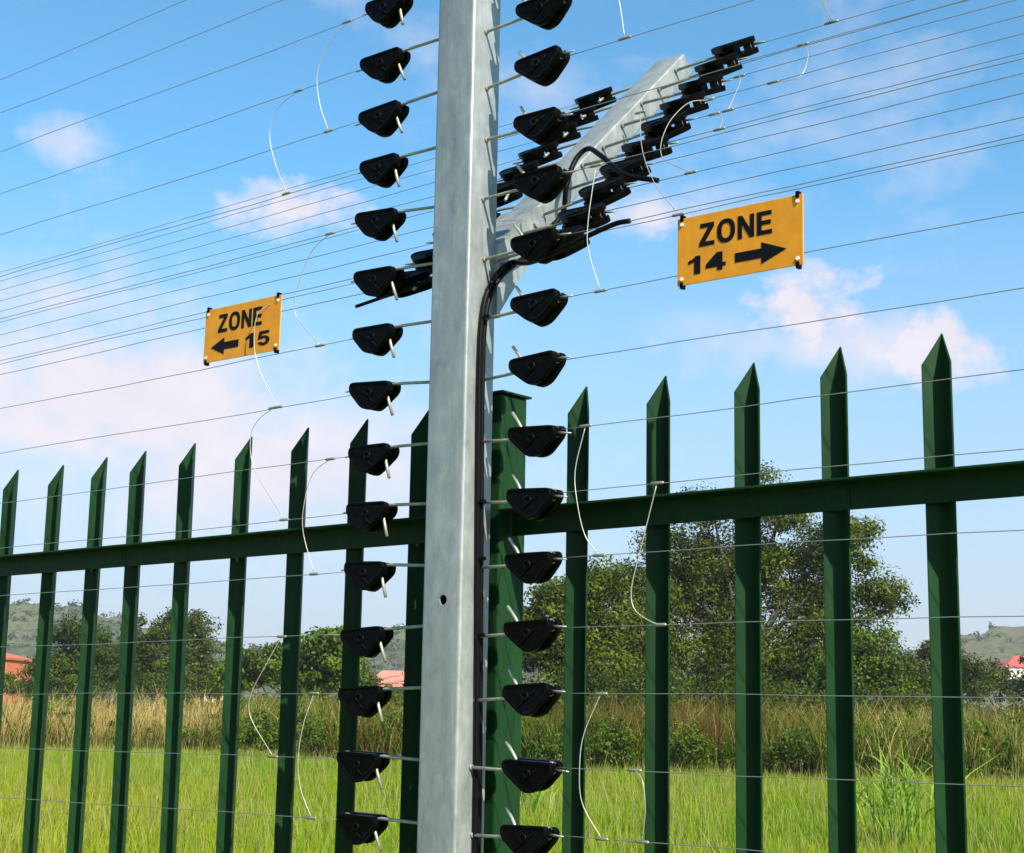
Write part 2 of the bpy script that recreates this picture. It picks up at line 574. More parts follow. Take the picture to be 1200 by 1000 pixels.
# folded base bracket: two cheeks and a top plate hugging the arm, mitred onto the post's back
sl = MB()
def cheek(x0, x1):
    # side plate in the lean plane: touches the post's back between two heights
    back = PYB-PYM
    def P(s, n): q = aframe(0, n, s); return (q[1], q[2])
    poly = [(back+.001, 2.402), P(.145, .0035), P(.175, -.010), P(.13, -.0515), (back+.001, 2.270)]
    mbv = [(x, y, z) for x in (x0, x1) for (y, z) in poly]
    k = len(poly)
    sl.add(mbv, [tuple(range(k)), tuple(range(2*k-1, k-1, -1))]+[(i, i+k, (i+1) % k+k, (i+1) % k) for i in range(k)])
cheek(-.7895-PXM, -.786-PXM)
cheek(-.868-PXM, -.8645-PXM)
q0, q1 = aframe(0, .0035, .0), aframe(0, .0035, .145)
back = PYB-PYM
E_ = .0022
sl.add([(-.8695-PXM, back+.0005, 2.402+E_), (-.7845-PXM, back+.0005, 2.402+E_), (-.7845-PXM, q1[1]-E_*.7, q1[2]+E_*.7), (-.8695-PXM, q1[1]-E_*.7, q1[2]+E_*.7),
        (-.8695-PXM, back+.0005, 2.400), (-.7845-PXM, back+.0005, 2.400), (-.7845-PXM, q1[1]+.001, q1[2]-.001), (-.8695-PXM, q1[1]+.001, q1[2]-.001)],
       [(0, 1, 2, 3), (7, 6, 5, 4), (0, 4, 5, 1), (1, 5, 6, 2), (2, 6, 7, 3), (3, 7, 4, 0)])
sl.box(-.8690-PXM, -.7850-PXM, back-.006, back+.0035, 2.264, 2.3995)
sleeve = sl.build('bracket', GALV, arm)
for s in (.06, .12):
    q = aframe(-.786, -.02, s)
    b = MB(); b.tube([(q[0], q[1], q[2]), (q[0]+.005, q[1], q[2])], .0065, 6); b.build('bolt', BOLT, sleeve)

# ------------------------------------------------------------------ strain insulators
ROWS = [1.374, 1.481, 1.598, 1.704, 1.8185, 1.927, 2.034, 2.151, 2.259, 2.369, 2.480, 2.588, 2.693, 2.800, 2.911, 3.013, 3.106]
RAILROW = 5
OUT = [(.000, .0165), (.100, .0165), (.1015, -.001), (.069, -.0325), (.049, -.0365), (.038, -.0320), (-.001, -.0025)]
def rounded_poly(pts, r, n=3):
    out = []
    k = len(pts)
    for i in range(k):
        p = Vector((*pts[i], 0)); a = Vector((*pts[i-1], 0)); b = Vector((*pts[(i+1) % k], 0))
        da, db = (a-p), (b-p)
        ra = min(r, da.length*.45); rb = min(r, db.length*.45)
        p0 = p+da.normalized()*ra; p1 = p+db.normalized()*rb
        for j in range(n+1):
            t = j/n
            q = p0*(1-t)**2+p*2*t*(1-t)+p1*t*t
            out.append((q.x, q.y))
    return out
OUTR = rounded_poly(OUT, .011)

def plate_mesh(side):
    """one cheek of the insulator with a raised rim and a boss round its centre hole"""
    bm = bmesh.new()
    y0, y1 = side*.0060, side*.0176
    a = [bm.verts.new((x, y0, z)) for x, z in OUTR]
    f = bm.faces.new(a)
    ex = bmesh.ops.extrude_face_region(bm, geom=[f])
    nv = [g for g in ex['geom'] if isinstance(g, bmesh.types.BMVert)]
    for v in nv: v.co.y = y1
    bmesh.ops.recalc_face_normals(bm, faces=bm.faces)
    top = [fc for fc in bm.faces if all(abs(v.co.y-y1) < 1e-6 for v in fc.verts)][0]
    bmesh.ops.inset_region(bm, faces=[top], thickness=.0045, depth=0)
    bmesh.ops.inset_region(bm, faces=[top], thickness=.0012, depth=-.0018)
    bmesh.ops.recalc_face_normals(bm, faces=bm.faces)
    me = bpy.data.meshes.new('plate'); bm.to_mesh(me); bm.free()
    bevel_mesh(me, .0011, 1, 50)
    mb = MB()
    mb.v = [tuple(v.co) for v in me.vertices]; mb.f = [tuple(p.vertices) for p in me.polygons]; mb.s = [False]*len(mb.f)
    ring = []
    cx, cz = .050, -.004
    n = 12
    for (r, y) in ((.0085, y1-side*.003), (.0085, y1+side*.0004), (.0045, y1+side*.0004), (.0045, y1-side*.0022)):
        ring += [(cx+r*math.cos(2*PI*k/n), y, cz+r*math.sin(2*PI*k/n)) for k in range(n)]
    fs = [(l*n+k, l*n+(k+1) % n, (l+1)*n+(k+1) % n, (l+1)*n+k) for l in range(3) for k in range(n)]
    mb.add(ring, fs, True)
    for (p, q) in (((.034, -.024), (.072, .004)),):
        mb.tube([(p[0], y1-side*.001, p[1]), (q[0], y1-side*.001, q[1])], .0015, 5)
    return mb.mesh('plate', BLACK)

P_FRONT, P_BACK = plate_mesh(-1), plate_mesh(1)
sp = MB()
for (x, z, r) in ((.018, .003, .0085), (.053, -.021, .009), (.084, .006, .0085)):
    sp.tube([(x, -.0064, z), (x, .0064, z)], r, 12)
def clip_x(poly, x0, x1):
    for s_, lim in ((1, x0), (-1, -x1)):
        out = []
        for i in range(len(poly)):
            a_, b_ = poly[i-1], poly[i]
            da, db = a_[0]*s_-lim, b_[0]*s_-lim
            if (da >= 0) != (db >= 0):
                t_ = da/(da-db); out.append((a_[0]+(b_[0]-a_[0])*t_, a_[1]+(b_[1]-a_[1])*t_))
            if db >= 0: out.append(b_)
        poly = out
    return poly
INNER = [(.050+(x-.050)*.90, -.004+(z+.004)*.86) for x, z in OUTR]
for (x0, x1) in ((.0, .021), (.044, .059), (.082, .096)):
    sp.prism(clip_x(INNER, x0, x1), lambda a, b, h: (a, h, b), -.0061, .0061)
SPOOL = sp.mesh('spools', BLACK)
def bent(pts, n=5):
    """round the corners of a polyline"""
    P = [Vector(p) for p in pts]
    out = [P[0]]
    for i in range(1, len(P)-1):
        a, p, b = P[i-1], P[i], P[i+1]
        r = min((a-p).length, (b-p).length)*.45
        p0 = p+(a-p).normalized()*r; p1 = p+(b-p).normalized()*r
        for j in range(n+1):
            t = j/n
            out.append(p0*(1-t)**2+p*2*t*(1-t)+p1*t*t)
    out.append(P[-1])
    return out
def hook_mesh(kind, L, up=0.0):
    mb = MB()
    if kind == 'up':
        pts = [(-L, 0, -.004-up), (.004, 0, -.004), (.021, 0, .002), (.016, 0, .018), (-.003, 0, .043)]
    else:
        pts = [(-L, 0, .010-up), (.004, 0, .012), (.022, 0, .006), (.017, 0, -.012), (.003, 0, -.046)]
    mb.tube(bent(pts, 3), .0029, 8)
    # nut and washer where the hook passes through the steel
    mb.tube([(-L+.0005, 0, pts[0][2]), (-L+.005, 0, pts[0][2])], .0048, 6)
    return mb.mesh('hook', ROD)
tie = MB()
for k in range(5):
    x = .087+k*.0016
    tie.tube([(x, .010*math.cos(a)*.85, .006+.0098*math.sin(a)) for a in np.linspace(0, 2*PI, 9)], .0009, 4, False)
tie.tube([(.095, -.002, .004), (.106, -.0015, .0035), (.124, .0, .002)], [.0016, .0022, .0012], 6)
TIE = tie.mesh('wire_tie', WIRE)
HOOK_R, HOOK_L = hook_mesh('up', .081), hook_mesh('down', .118)
HOOK_AR, HOOK_AL = hook_mesh('up', .081, .020), hook_mesh('down', .118)

ORD = ['', 'first', 'second', 'third', 'fourth', 'fifth', 'sixth', 'seventh', 'eighth', 'ninth', 'tenth', 'eleventh', 'twelfth']
def row_words(i):
    if i == RAILROW: return 'level with the fence rail'
    return '%s %s the fence rail' % (ORD[abs(i-RAILROW)], 'above' if i > RAILROW else 'below')

def make_insulator(hook):
    r = empty('strain_insulator')
    place('plate', P_FRONT, r); place('plate', P_BACK, r)
    place('spool', SPOOL, r); place('hook', hook, r); place('wire_tie', TIE, r)
    return r
protoR, protoL, protoAR, protoAL = [make_insulator(h) for h in (HOOK_R, HOOK_L, HOOK_AR, HOOK_AL)]
XR, XL = -.7125, -1.0005          # post-side end of the insulators
used = set()
def inst(proto):
    if proto.name not in used:
        used.add(proto.name); return proto
    return copy_tree(proto)
def basis(o, loc, xdir, ydir, zdir, roll=0.0, yaw=0.0, pit=0.0):
    m = Matrix.Identity(4)
    for i in range(3):
        m[i][0], m[i][1], m[i][2] = xdir[i], ydir[i], zdir[i]
    j = Matrix.Rotation(yaw, 4, 'Z') @ Matrix.Rotation(pit, 4, 'Y') @ Matrix.Rotation(roll, 4, 'X')
    o.matrix_world = Matrix.Translation(loc) @ m @ j
YM = -.127
rr = random.Random(4)
for i, z in enumerate(ROWS):
    o = inst(protoR)
    basis(o, (XR, YM, z), (1, 0, 0), (0, 1, 0), (0, 0, 1), rr.uniform(-.12, .12), rr.uniform(-.07, .07), rr.uniform(-.07, .07))
    tag(o, 'black insulator on the zone fourteen side of the post, ' + row_words(i), 'insulator', 'strain insulators on the steel post')
    o = inst(protoL)
    basis(o, (XL, YM, z), (-1, 0, 0), (0, -1, 0), (0, 0, 1), rr.uniform(-.12, .12), rr.uniform(-.07, .07), rr.uniform(-.07, .07))
    tag(o, 'black insulator on the zone fifteen side of the post, ' + row_words(i), 'insulator', 'strain insulators on the steel post')
AS = [.79, .704, .62, .531, .443, .355, .266, .178, .092, .006]
ARMR = [A0+AD*s-AN*.017 for s in AS]
ARML = [A0+AD*s-AN*.034 for s in AS]
def arm_words(i):
    return 'at the free tip' if i == 0 else ('%s from the free tip' % ORD[i+1] if i < 9 else 'nearest the post')
for i in range(10):
    p = ARMR[i]
    o = inst(protoAR)
    basis(o, (-.709, p[1], p[2]), (1, 0, 0), -AN, AD, -.30*(1-i/11)+rr.uniform(-.12, .12), rr.uniform(-.06, .06), rr.uniform(-.04, .04))
    tag(o, 'black insulator on the zone fourteen side of the arm, ' + arm_words(i), 'insulator', 'strain insulators on the leaning arm')
    p = ARML[i]
    o = inst(protoAL)
    basis(o, (-.982, p[1], p[2]), (-1, 0, 0), AN, AD, .30*(1-i/11)+rr.uniform(-.12, .12), rr.uniform(-.06, .06), rr.uniform(-.04, .04))
    tag(o, 'black insulator on the zone fifteen side of the arm, ' + arm_words(i), 'insulator', 'strain insulators on the leaning arm')

# ------------------------------------------------------------------ line wires
def wire(x0, x1, y, z, label, seed, group):
    r = random.Random(seed)
    ph, am = r.uniform(0, 6), r.uniform(.0008, .0022)
    sg = 1 if x1 > x0 else -1
    n = 34
    pts = []
    L = abs(x1-x0)
    for k in range(n):
        t = (k/(n-1))**1.25
        x = x0+(x1-x0)*t
        s = abs(x-x0)
        dz = -.010*(s/L)*(1-s/L)*2+am*math.sin(s*5+ph)*min(1, s*4)+.0006*math.sin(s*21+ph)
        pts.append((x, y+.5*am*math.sin(s*4+ph*2)*min(1, s*4), z+dz))
    mb = MB(); mb.tube(pts, .00074, 6)
    o = mb.build('line_wire', WIRE)
    o.data.transform(Matrix.Translation((-x0, -y, -z))); o.location = (x0, y, z)
    return tag(o, label, 'wire', group)
for i, z in enumerate(ROWS):
    wire(XR+.100, 4.2, YM, z+.004, 'thin wire off the zone fourteen side of the post, ' + row_words(i), 100+i, 'line wires strained from the post')
    wire(XL-.100, -7.5, YM, z+.004, 'thin wire off the zone fifteen side of the post, ' + row_words(i), 200+i, 'line wires strained from the post')
for i in range(10):
    p = ARMR[i]+AD*.004
    wire(-.609, 4.2, p[1], p[2], 'thin wire off the zone fourteen side of the arm, ' + arm_words(i), 300+i, 'line wires strained from the arm')
    p = ARML[i]+AD*.004
    wire(-1.082, -7.5, p[1], p[2], 'thin wire off the zone fifteen side of the arm, ' + arm_words(i), 400+i, 'line wires strained from the arm')

# ------------------------------------------------------------------ jumper wires linking neighbouring lines
def spline(pts, n=7):
    P = [Vector(p) for p in pts]
    P = [P[0]*2-P[1]]+P+[P[-1]*2-P[-2]]
    out = []
    for i in range(1, len(P)-2):
        for j in range(n):
            t = j/n
            a, b, c, d = P[i-1], P[i], P[i+1], P[i+2]
            out.append(.5*((2*b)+(c-a)*t+(2*a-5*b+4*c-d)*t*t+(3*b-a-3*c+d)*t**3))
    out.append(P[-2])
    return out
def jumper(pts, label, snap=True, r=.00080, dirs=(1, -1)):
    pts = [tuple(p) for p in pts]
    if snap:
        for e in (0, -1):
            z = min(ROWS, key=lambda q: abs(q+.004-pts[e][2]))
            pts[e] = (pts[e][0], YM, z+.004)
    base = Vector(pts[0])
    o = empty('jumper_wire', base)
    mb = MB(); mb.tube([p-base for p in spline(pts)], r, 6); mb.build('strand', JUMP, o)
    for e in (0, -1):
        q = Vector(pts[e])-base
        c = MB(); c.tube([q+Vector((-.013, 0, 0)), q+Vector((-.010, 0, 0)), q+Vector((.010, 0, 0)), q+Vector((.013, 0, 0))], [.0016, .0027, .0027, .0016], 8)
        c.build('line_clamp', FERR, o)
    return tag(o, label, 'jumper wire', 'bright jumper wires between the lines')
JUMPS = [
 ([(-1.164, -.127, 2.911), (-1.209, -.135, 2.872), (-1.232, -.139, 2.823), (-1.227, -.135, 2.76), (-1.206, -.127, 2.704)], 'pale curved jumper wire on the zone fifteen side, seventh wire to ninth above the rail'),
 ([(-1.299, -.127, 2.816), (-1.347, -.135, 2.779), (-1.368, -.139, 2.728), (-1.352, -.135, 2.662), (-1.321, -.127, 2.595)], 'pale curved jumper wire on the zone fifteen side, sixth wire to eighth above the rail'),
 ([(-1.19, -.127, 2.491), (-1.233, -.134, 2.454), (-1.264, -.138, 2.389), (-1.27, -.138, 2.364), (-1.267, -.134, 2.327), (-1.206, -.127, 2.268)], 'pale curved jumper wire between the ZONE 15 sign and the steel post'),
 ([(-1.336, -.14, 2.38), (-1.372, -.145, 2.346), (-1.376, -.145, 2.276), (-1.353, -.139, 2.213), (-1.319, -.127, 2.157)], 'pale curved jumper wire hanging across the face of the ZONE 15 sign'),
 ([(-1.333, -.127, 2.155), (-1.365, -.135, 2.134), (-1.382, -.139, 2.101), (-1.371, -.135, 2.036), (-1.287, -.127, 1.928)], 'pale curved jumper wire below the ZONE 15 sign, down to the rail'),
 ([(-1.165, -.127, 2.033), (-1.202, -.135, 2.013), (-1.218, -.139, 1.963), (-1.224, -.135, 1.905), (-1.197, -.127, 1.823)], 'pale curved jumper wire crossing in front of the rail on the zone fifteen side'),
 ([(-1.28, -.127, 1.705), (-1.313, -.135, 1.654), (-1.347, -.139, 1.598), (-1.348, -.135, 1.555), (-1.29, -.127, 1.486)], 'pale curved jumper wire on the zone fifteen side, second wire to fourth below the rail'),
 ([(-1.185, -.127, 1.603), (-1.202, -.135, 1.544), (-1.208, -.139, 1.482), (-1.202, -.135, 1.429), (-1.179, -.127, 1.376)], 'pale curved jumper wire on the zone fifteen side, third wire to fifth below the rail'),
 ([(-.507, -.127, 2.804), (-.492, -.130, 2.765), (-.482, -.127, 2.692)], 'short dull jumper wire on the zone fourteen side, high above the arm base'),
 ([(-.541, -.127, 2.48), (-.549, -.137, 2.384), (-.547, -.137, 2.332), (-.529, -.127, 2.246)], 'pale hanging jumper wire between the post insulators and the ZONE 14 sign'),
 ([(-.558, -.127, 2.037), (-.572, -.135, 1.966), (-.565, -.139, 1.913), (-.551, -.135, 1.856), (-.528, -.127, 1.814)], 'pale curved jumper wire beside the green post, crossing the rail'),
 ([(-.414, -.127, 1.919), (-.441, -.134, 1.825), (-.455, -.138, 1.765), (-.449, -.138, 1.733), (-.425, -.134, 1.715), (-.409, -.127, 1.697)], 'pale kinked jumper wire hanging from the rail level on the zone fourteen side'),
 ([(-.522, -.127, 1.59), (-.549, -.135, 1.539), (-.554, -.139, 1.486), (-.551, -.135, 1.431), (-.518, -.127, 1.364)], 'pale bowed jumper wire on the zone fourteen side, third wire to fifth below the rail'),
 ([(-.455, -.127, 1.473), (-.433, -.137, 1.469), (-.428, -.137, 1.426), (-.441, -.127, 1.364)], 'pale straight jumper wire on the zone fourteen side, fourth wire to fifth below the rail'),
]
for p, l in JUMPS: jumper(p, l)
def aw(i, x):
    p = ARMR[i]+AD*.004
    return (x, p[1], p[2])
def mixp(a, b, t, off=(0, 0, 0)):
    return tuple(a[k]*(1-t)+b[k]*t+off[k] for k in range(3))
def arm_jumper(i0, x0, i1, x1, offs, label):
    a, b = aw(i0, x0), aw(i1, x1)
    pts = [a]+[mixp(a, b, t, o) for t, o in offs]+[b]
    jumper(pts, label, False)
arm_jumper(0, -.435, 0, -.430, [(.3, (-.006, -.03, .05)), (.7, (-.012, -.06, .09))], 'short jumper tail standing above the topmost arm wire')
arm_jumper(1, -.462, 3, -.455, [(.25, (.03, -.01, 0)), (.6, (.055, -.01, 0)), (.9, (.05, 0, -.01))], 'pale hooked jumper wire on the arm wires, second to fourth from the tip')
arm_jumper(2, -.569, 4, -.515, [(.3, (.015, -.01, 0)), (.7, (.012, -.01, 0))], 'pale jumper wire hanging from the third arm wire past the insulators')
arm_jumper(3, -.600, 7, -.470, [(.12, (-.03, -.02, .01)), (.35, (-.06, -.03, 0)), (.7, (-.055, -.03, -.01))], 'pale looping jumper wire hanging from the fourth arm wire')
arm_jumper(4, -.545, 5, -.493, [(.5, (.012, 0, .004))], 'short dark jumper wire between fifth and sixth arm wires')
a, b = (-.739, ARMR[3][1]-.03, ARMR[3][2]), aw(9, -.411)
jumper([a, mixp(a, b, .33, (.0, -.03, -.02)), mixp(a, b, .66, (0, -.03, -.02)), b], 'long pale jumper wire from the arm down to the ZONE 14 sign corner', False)

# ------------------------------------------------------------------ black feed cables
def cable(pts, r, label, ties=()):
    base = Vector(pts[0])
    o = empty('feed_cable', base)
    mb = MB(); mb.tube([Vector(p)-base for p in spline(pts, 8)], r, 10); mb.build('sheath', RUBBER, o)
    for q in ties:
        q = Vector(q)-base
        t = MB()
        t.tube([q+Vector((.0095*math.cos(a), .0075*math.sin(a), 0)) for a in np.linspace(0, 2*PI, 13)], .0016, 5, False)
        t.box(q.x+.006, q.x+.016, q.y-.012, q.y-.005, q.z-.003, q.z+.003)
        t.build('cable_tie', BLACK, o)
    return tag(o, label, 'cable', 'black feed cables on the post')
Xc = -.7862
cable([(Xc, -.113, 0.6), (Xc, -.113, 1.34), (Xc, -.117, 1.621), (Xc, -.124, 1.912), (Xc, -.128, 2.136), (Xc, -.123, 2.26), (-.785, -.099, 2.323), (-.7815, -.057, 2.366), (-.780, -.005, 2.404), (-.779, .048, 2.463),
       (-.770, .072, 2.497), (-.758, .066, 2.545), (-.755, .088, 2.600), (-.735, .100, 2.622), (-.690, .080, 2.594), (-.615, .055, 2.534), aw(7, -.54)], .0050,
      'black feed cable up the steel post, looping over the arm to its wires', [(Xc, -.1195, 1.70), (Xc, -.122, 1.83), (Xc, -.1245, 1.928), (Xc, -.1245, 2.255), (-.782, -.062, 2.364), (-.779, .048, 2.463)])
cable([(Xc, -.1215, 0.6), (Xc, -.1215, 1.34), (Xc, -.1255, 1.621), (Xc, -.1325, 1.912), (Xc, -.1365, 2.136), (Xc, -.1315, 2.262), (-.784, -.108, 2.328), (-.779, -.066, 2.369),
       (-.735, -.085, 2.356), (-.690, -.110, 2.345), (-.640, -.127, 2.345), (-.555, -.130, 2.362), (-.500, -.127, 2.3735), (-.470, -.127, 2.373)], .0045,
      'black feed cable up the steel post, ending on the wire of the ZONE 14 sign')
cable([(-.900, -.085, 2.372), (-.942, -.088, 2.366), (-.996, -.094, 2.352), (-1.074, -.100, 2.342), (-1.136, -.102, 2.335)], .0034, 'black cable tail poking out behind the post on its zone fifteen side')

# ------------------------------------------------------------------ zone signs
def rect(x0, y0, x1, y1): return [(x0, y0), (x1, y0), (x1, y1), (x0, y1)]
def glyph(ch):
    """polygons in a unit-high cell (origin bottom left); returns (polys, rings, width)"""
    if ch == 'Z': return [[(0, 0), (.78, 0), (.78, .19), (.30, .19), (.76, .82), (.76, 1), (.05, 1), (.05, .81), (.46, .81), (0, .18)]], .78
    if ch == 'N': return [[(0, 0), (.21, 0), (.21, .62), (.60, 0), (.82, 0), (.82, 1), (.61, 1), (.61, .38), (.22, 1), (0, 1)]], .82
    if ch == 'E': return [[(0, 0), (.74, 0), (.74, .18), (.23, .18), (.23, .42), (.68, .42), (.68, .60), (.23, .60), (.23, .82), (.72, .82), (.72, 1), (0, 1)]], .74
    if ch == '1': return [[(.30, 0), (.60, 0), (.60, 1), (.36, 1), (.22, .86), (0, .76), (0, .58), (.30, .69)]], .66
    if ch == '4': return [[(.56, 0), (.82, 0), (.82, .20), (.98, .20), (.98, .40), (.82, .40), (.82, 1), (.54, 1), (0, .42), (0, .20), (.56, .20)],], .98
    if ch == '5':
        outer = [(.0, .24), (.28, .27)]
        inner_arc = [(.46+.18*math.cos(math.radians(a)), .345+.165*math.sin(math.radians(a))) for a in range(205, 515, 26)]
        outer_arc = [(.47+.43*math.cos(math.radians(a)), .335+.335*math.sin(math.radians(a))) for a in range(130, -167, -22)]
        top = [(.30, .60), (.34, .80), (.84, .80), (.84, 1), (.14, 1), (.02, .46)]
        inner_arc = [(x, y) for x, y in inner_arc]
        return [[(.02, .25)]+[(.30, .27)]+inner_arc+[(.02, .45), (.14, 1), (.84, 1), (.84, .80), (.34, .80), (.31, .63)]+
                [(.47+.43*math.cos(math.radians(a)), .335+.335*math.sin(math.radians(a))) for a in range(105, -168, -21)]], .92
    return [], 0
def add_poly(bm, poly, y, t):
    vs = [bm.verts.new((x, y, z)) for x, z in poly]
    f = bm.faces.new(vs)
    ex = bmesh.ops.extrude_face_region(bm, geom=[f])
    for g in ex['geom']:
        if isinstance(g, bmesh.types.BMVert): g.co.y -= t
def add_ring(bm, cx, cz, rx, rz, ix, iz, y, t, n=28):
    def sup(a, r): return math.copysign(abs(a)**.85, a)*r
    L = []
    for (a, b, yy) in ((rx, rz, y), (rx, rz, y-t), (ix, iz, y-t), (ix, iz, y)):
        L.append([bm.verts.new((cx+sup(math.cos(2*PI*k/n), a), yy, cz+sup(math.sin(2*PI*k/n), b))) for k in range(n)])
    for l in range(3):
        for k in range(n):
            bm.faces.new((L[l][k], L[l][(k+1) % n], L[l+1][(k+1) % n], L[l+1][k]))
def print_mesh(name, polys, rings, y):
    bm = bmesh.new()
    for p in polys: add_poly(bm, p, y, .0005)
    for r in rings: add_ring(bm, *r, y, .0005)
    bmesh.ops.recalc_face_normals(bm, faces=bm.faces)
    bmesh.ops.triangulate(bm, faces=[f for f in bm.faces if len(f.verts) > 4], ngon_method='EAR_CLIP')
    me = bpy.data.meshes.new(name); bm.to_mesh(me); bm.free()
    me.materials.append(INK)
    return me
def line_of(text, x0, x1, z0, h, gap):
    ws = [.92 if c == 'O' else glyph(c)[1] for c in text]
    sx = (x1-x0)/(sum(ws)+gap*(len(text)-1))
    x = x0; polys, rings = [], []
    for c, w in zip(text, ws):
        if c == 'O':
            rings.append((x+.46*sx, z0+.5*h, .46*sx, .52*h, .235*sx, .33*h))
        else:
            for p in glyph(c)[0]:
                polys.append([(x+a*sx, z0+b*h) for a, b in p])
        x += (w+gap)*sx
    return polys, rings
def sign(x0, x1, z0, z1, yoff, number, arrow_right, label, tilt):
    w, h = x1-x0, z1-z0
    o = empty('zone_sign', (x0, yoff, z0))
    mb = MB(); mb.box(0, w, -.001, .001, 0, h)
    me = mb.mesh('plate', ORANGE); bevel_mesh(me, .0005, 1)
    place('plate', me, o)
    T = lambda u: u*w
    Z = lambda v: h-v*h
    pz, rz = line_of('ZONE', T(.185), T(.765), Z(.475), .335*h, .14)
    place('lettering', print_mesh('lettering', pz, rz, -.0012), o)
    if arrow_right:
        pn, rn = line_of(number, T(.095), T(.40), Z(.865), .265*h, .22)
        ax0, ax1, d = T(.475), T(.875), 1
    else:
        pn, rn = line_of(number, T(.565), T(.88), Z(.865), .265*h, .22)
        ax0, ax1, d = T(.47), T(.10), -1
    place('lettering', print_mesh('lettering', pn, rn, -.0012), o)
    zc = Z(.735); L = ax1-ax0; hh = .135*h
    ar = [(ax0, zc-.5*hh), (ax0+.52*L, zc-.5*hh), (ax0+.52*L, zc-1.15*hh), (ax1, zc), (ax0+.52*L, zc+1.15*hh), (ax0+.52*L, zc+.5*hh), (ax0, zc+.5*hh)]
    place('arrow', print_mesh('arrow', [ar], [], -.0012), o)
    for (cx, top) in ((.009, 1), (w-.009, 1), (.009, 0), (w-.009, 0)):
        zc = h if top else 0
        sg = 1 if top else -1
        c = MB()
        c.box(cx-.0026, cx+.0026, -.0035, .006, zc-.005, zc+.005)
        cl = c.build('clip', BLACK, o)
        rv = MB(); rv.tube([(cx, -.0011, zc-sg*.0105), (cx, -.0030, zc-sg*.0105)], .0030, 10)
        rv.build('rivet', WHITE, o)
    o.rotation_euler = (0, tilt, 0)
    return tag(o, label, 'sign', 'orange zone signs clipped on the wires')
sign(-.371, -.1415, 2.2435, 2.3545, -.1325, '14', True, 'orange sign reading ZONE 14 with an arrow pointing right', .010)
sign(-1.5485, -1.3170, 2.2710, 2.3830, -.1325, '15', False, 'orange sign reading ZONE 15 with an arrow pointing left', .010)

# ------------------------------------------------------------------ green palisade fence
PA, PT, HT, HE = .0222, .0032, 2.1403, 2.090
RZ, RH = 1.9234, .0437
def pale_mesh():
    t = PT*math.sqrt(2)
    # V section, fold at the back, open towards the camera side; pointed top at the fold
    sec_in = [(-PA, -PA), (0, 0), (PA, -PA)]
    sec_out = [(PA+PT*.7, -PA+PT*.7), (0, t), (-PA-PT*.7, -PA+PT*.7)]
    sec = sec_in+sec_out
    zt = [HE, HT, HE, HE, HT, HE]
    zb = [.06]*6
    V = [(x, y, zb[i]) for i, (x, y) in enumerate(sec)]+[(x, y, zt[i]) for i, (x, y) in enumerate(sec)]
    F = [(i, (i+1) % 6, 6+(i+1) % 6, 6+i) for i in range(6)]
    F += [(0, 5, 4, 1), (1, 4, 3, 2), (6, 7, 10, 11), (7, 8, 9, 10)]
    mb = MB(); mb.add(V, F)
    me = mb.mesh('pale', GREEN); bevel_mesh(me, .0008, 2, 25)
    return me
PALE = pale_mesh()
bo = MB(); bo.tube([(0, -PA-.008, 0), (0, -PA-.0035, 0)], .006, 8)
bo.tube([(0, -PA-.0035, 0), (0, -.001, 0)], .0035, 6)
BOLTM = bo.mesh('bolt', GREEN)
rj = random.Random(9)
def fence_panel(xs, x0, x1, label):
    o = empty('palisade_fence', (x0, 0, 0))
    for zc in (RZ, .42):
        mb = MB()
        yb = -PA-.0006
        prof = [(yb, zc-RH), (yb, zc), (-PA-.045, zc), (-PA-.045, zc-.0042), (yb-.0046, zc-.0046), (yb-.0042, zc-RH)]
        n = len(prof)
        V = [(0, y, z) for y, z in prof]+[(x1-x0, y, z) for y, z in prof]
        mb.add(V, [tuple(range(n)), tuple(range(2*n-1, n-1, -1))]+[(i, (i+1) % n, n+(i+1) % n, n+i) for i in range(n)])
        me = mb.mesh('rail', GREEN); bevel_mesh(me, .0009, 1, 40)
        place('rail', me, o)
    for x in xs:
        p = place('pale', PALE, o, (x-x0+rj.uniform(-.0012, .0012), 0, rj.uniform(-.003, .003)))
        p.rotation_euler = (rj.uniform(-.004, .004), rj.uniform(-.004, .004), rj.uniform(-.05, .05))
    return tag(o, label, 'fence', 'green palisade fence panels')
fence_panel([-2.3956+.17*k for k in range(-5, 9)], -3.40, -.8815, 'dark green steel palisade fence panel on the zone fifteen side of the post')
fence_panel([-.662+.17*k for k in range(0, 10)], -.7985, 1.02, 'dark green steel palisade fence panel on the zone fourteen side of the post')
gp = empty('fence_post', (-.840, -.02, 0))
tag(gp, 'green square fence post with flat cap, behind the galvanised steel post', 'post')
mb = MB(); mb.box(-.0395, .0395, -.038, .033, -.2, 2.1335)
me = mb.mesh('body', GREEN); bevel_mesh(me, .004, 2); place('body', me, gp)
mb = MB(); mb.box(-.046, .046, -.044, .039, 2.1340, 2.1380)
me = mb.mesh('cap', GREEN); bevel_mesh(me, .0008, 1); place('cap', me, gp)

# ------------------------------------------------------------------ vegetation
GRASS = mat_leaf('meadow_grass', .35, .5)
DRY = mat_leaf('dry_grass', .30, .6)
WEED = mat_leaf('weed_leaves', .30, .5)
LEAF = mat_leaf('tree_leaves', .28, .45)
BARK = mat_plain('bark', (.07, .055, .04), .9, 0, .2, .4, 6)

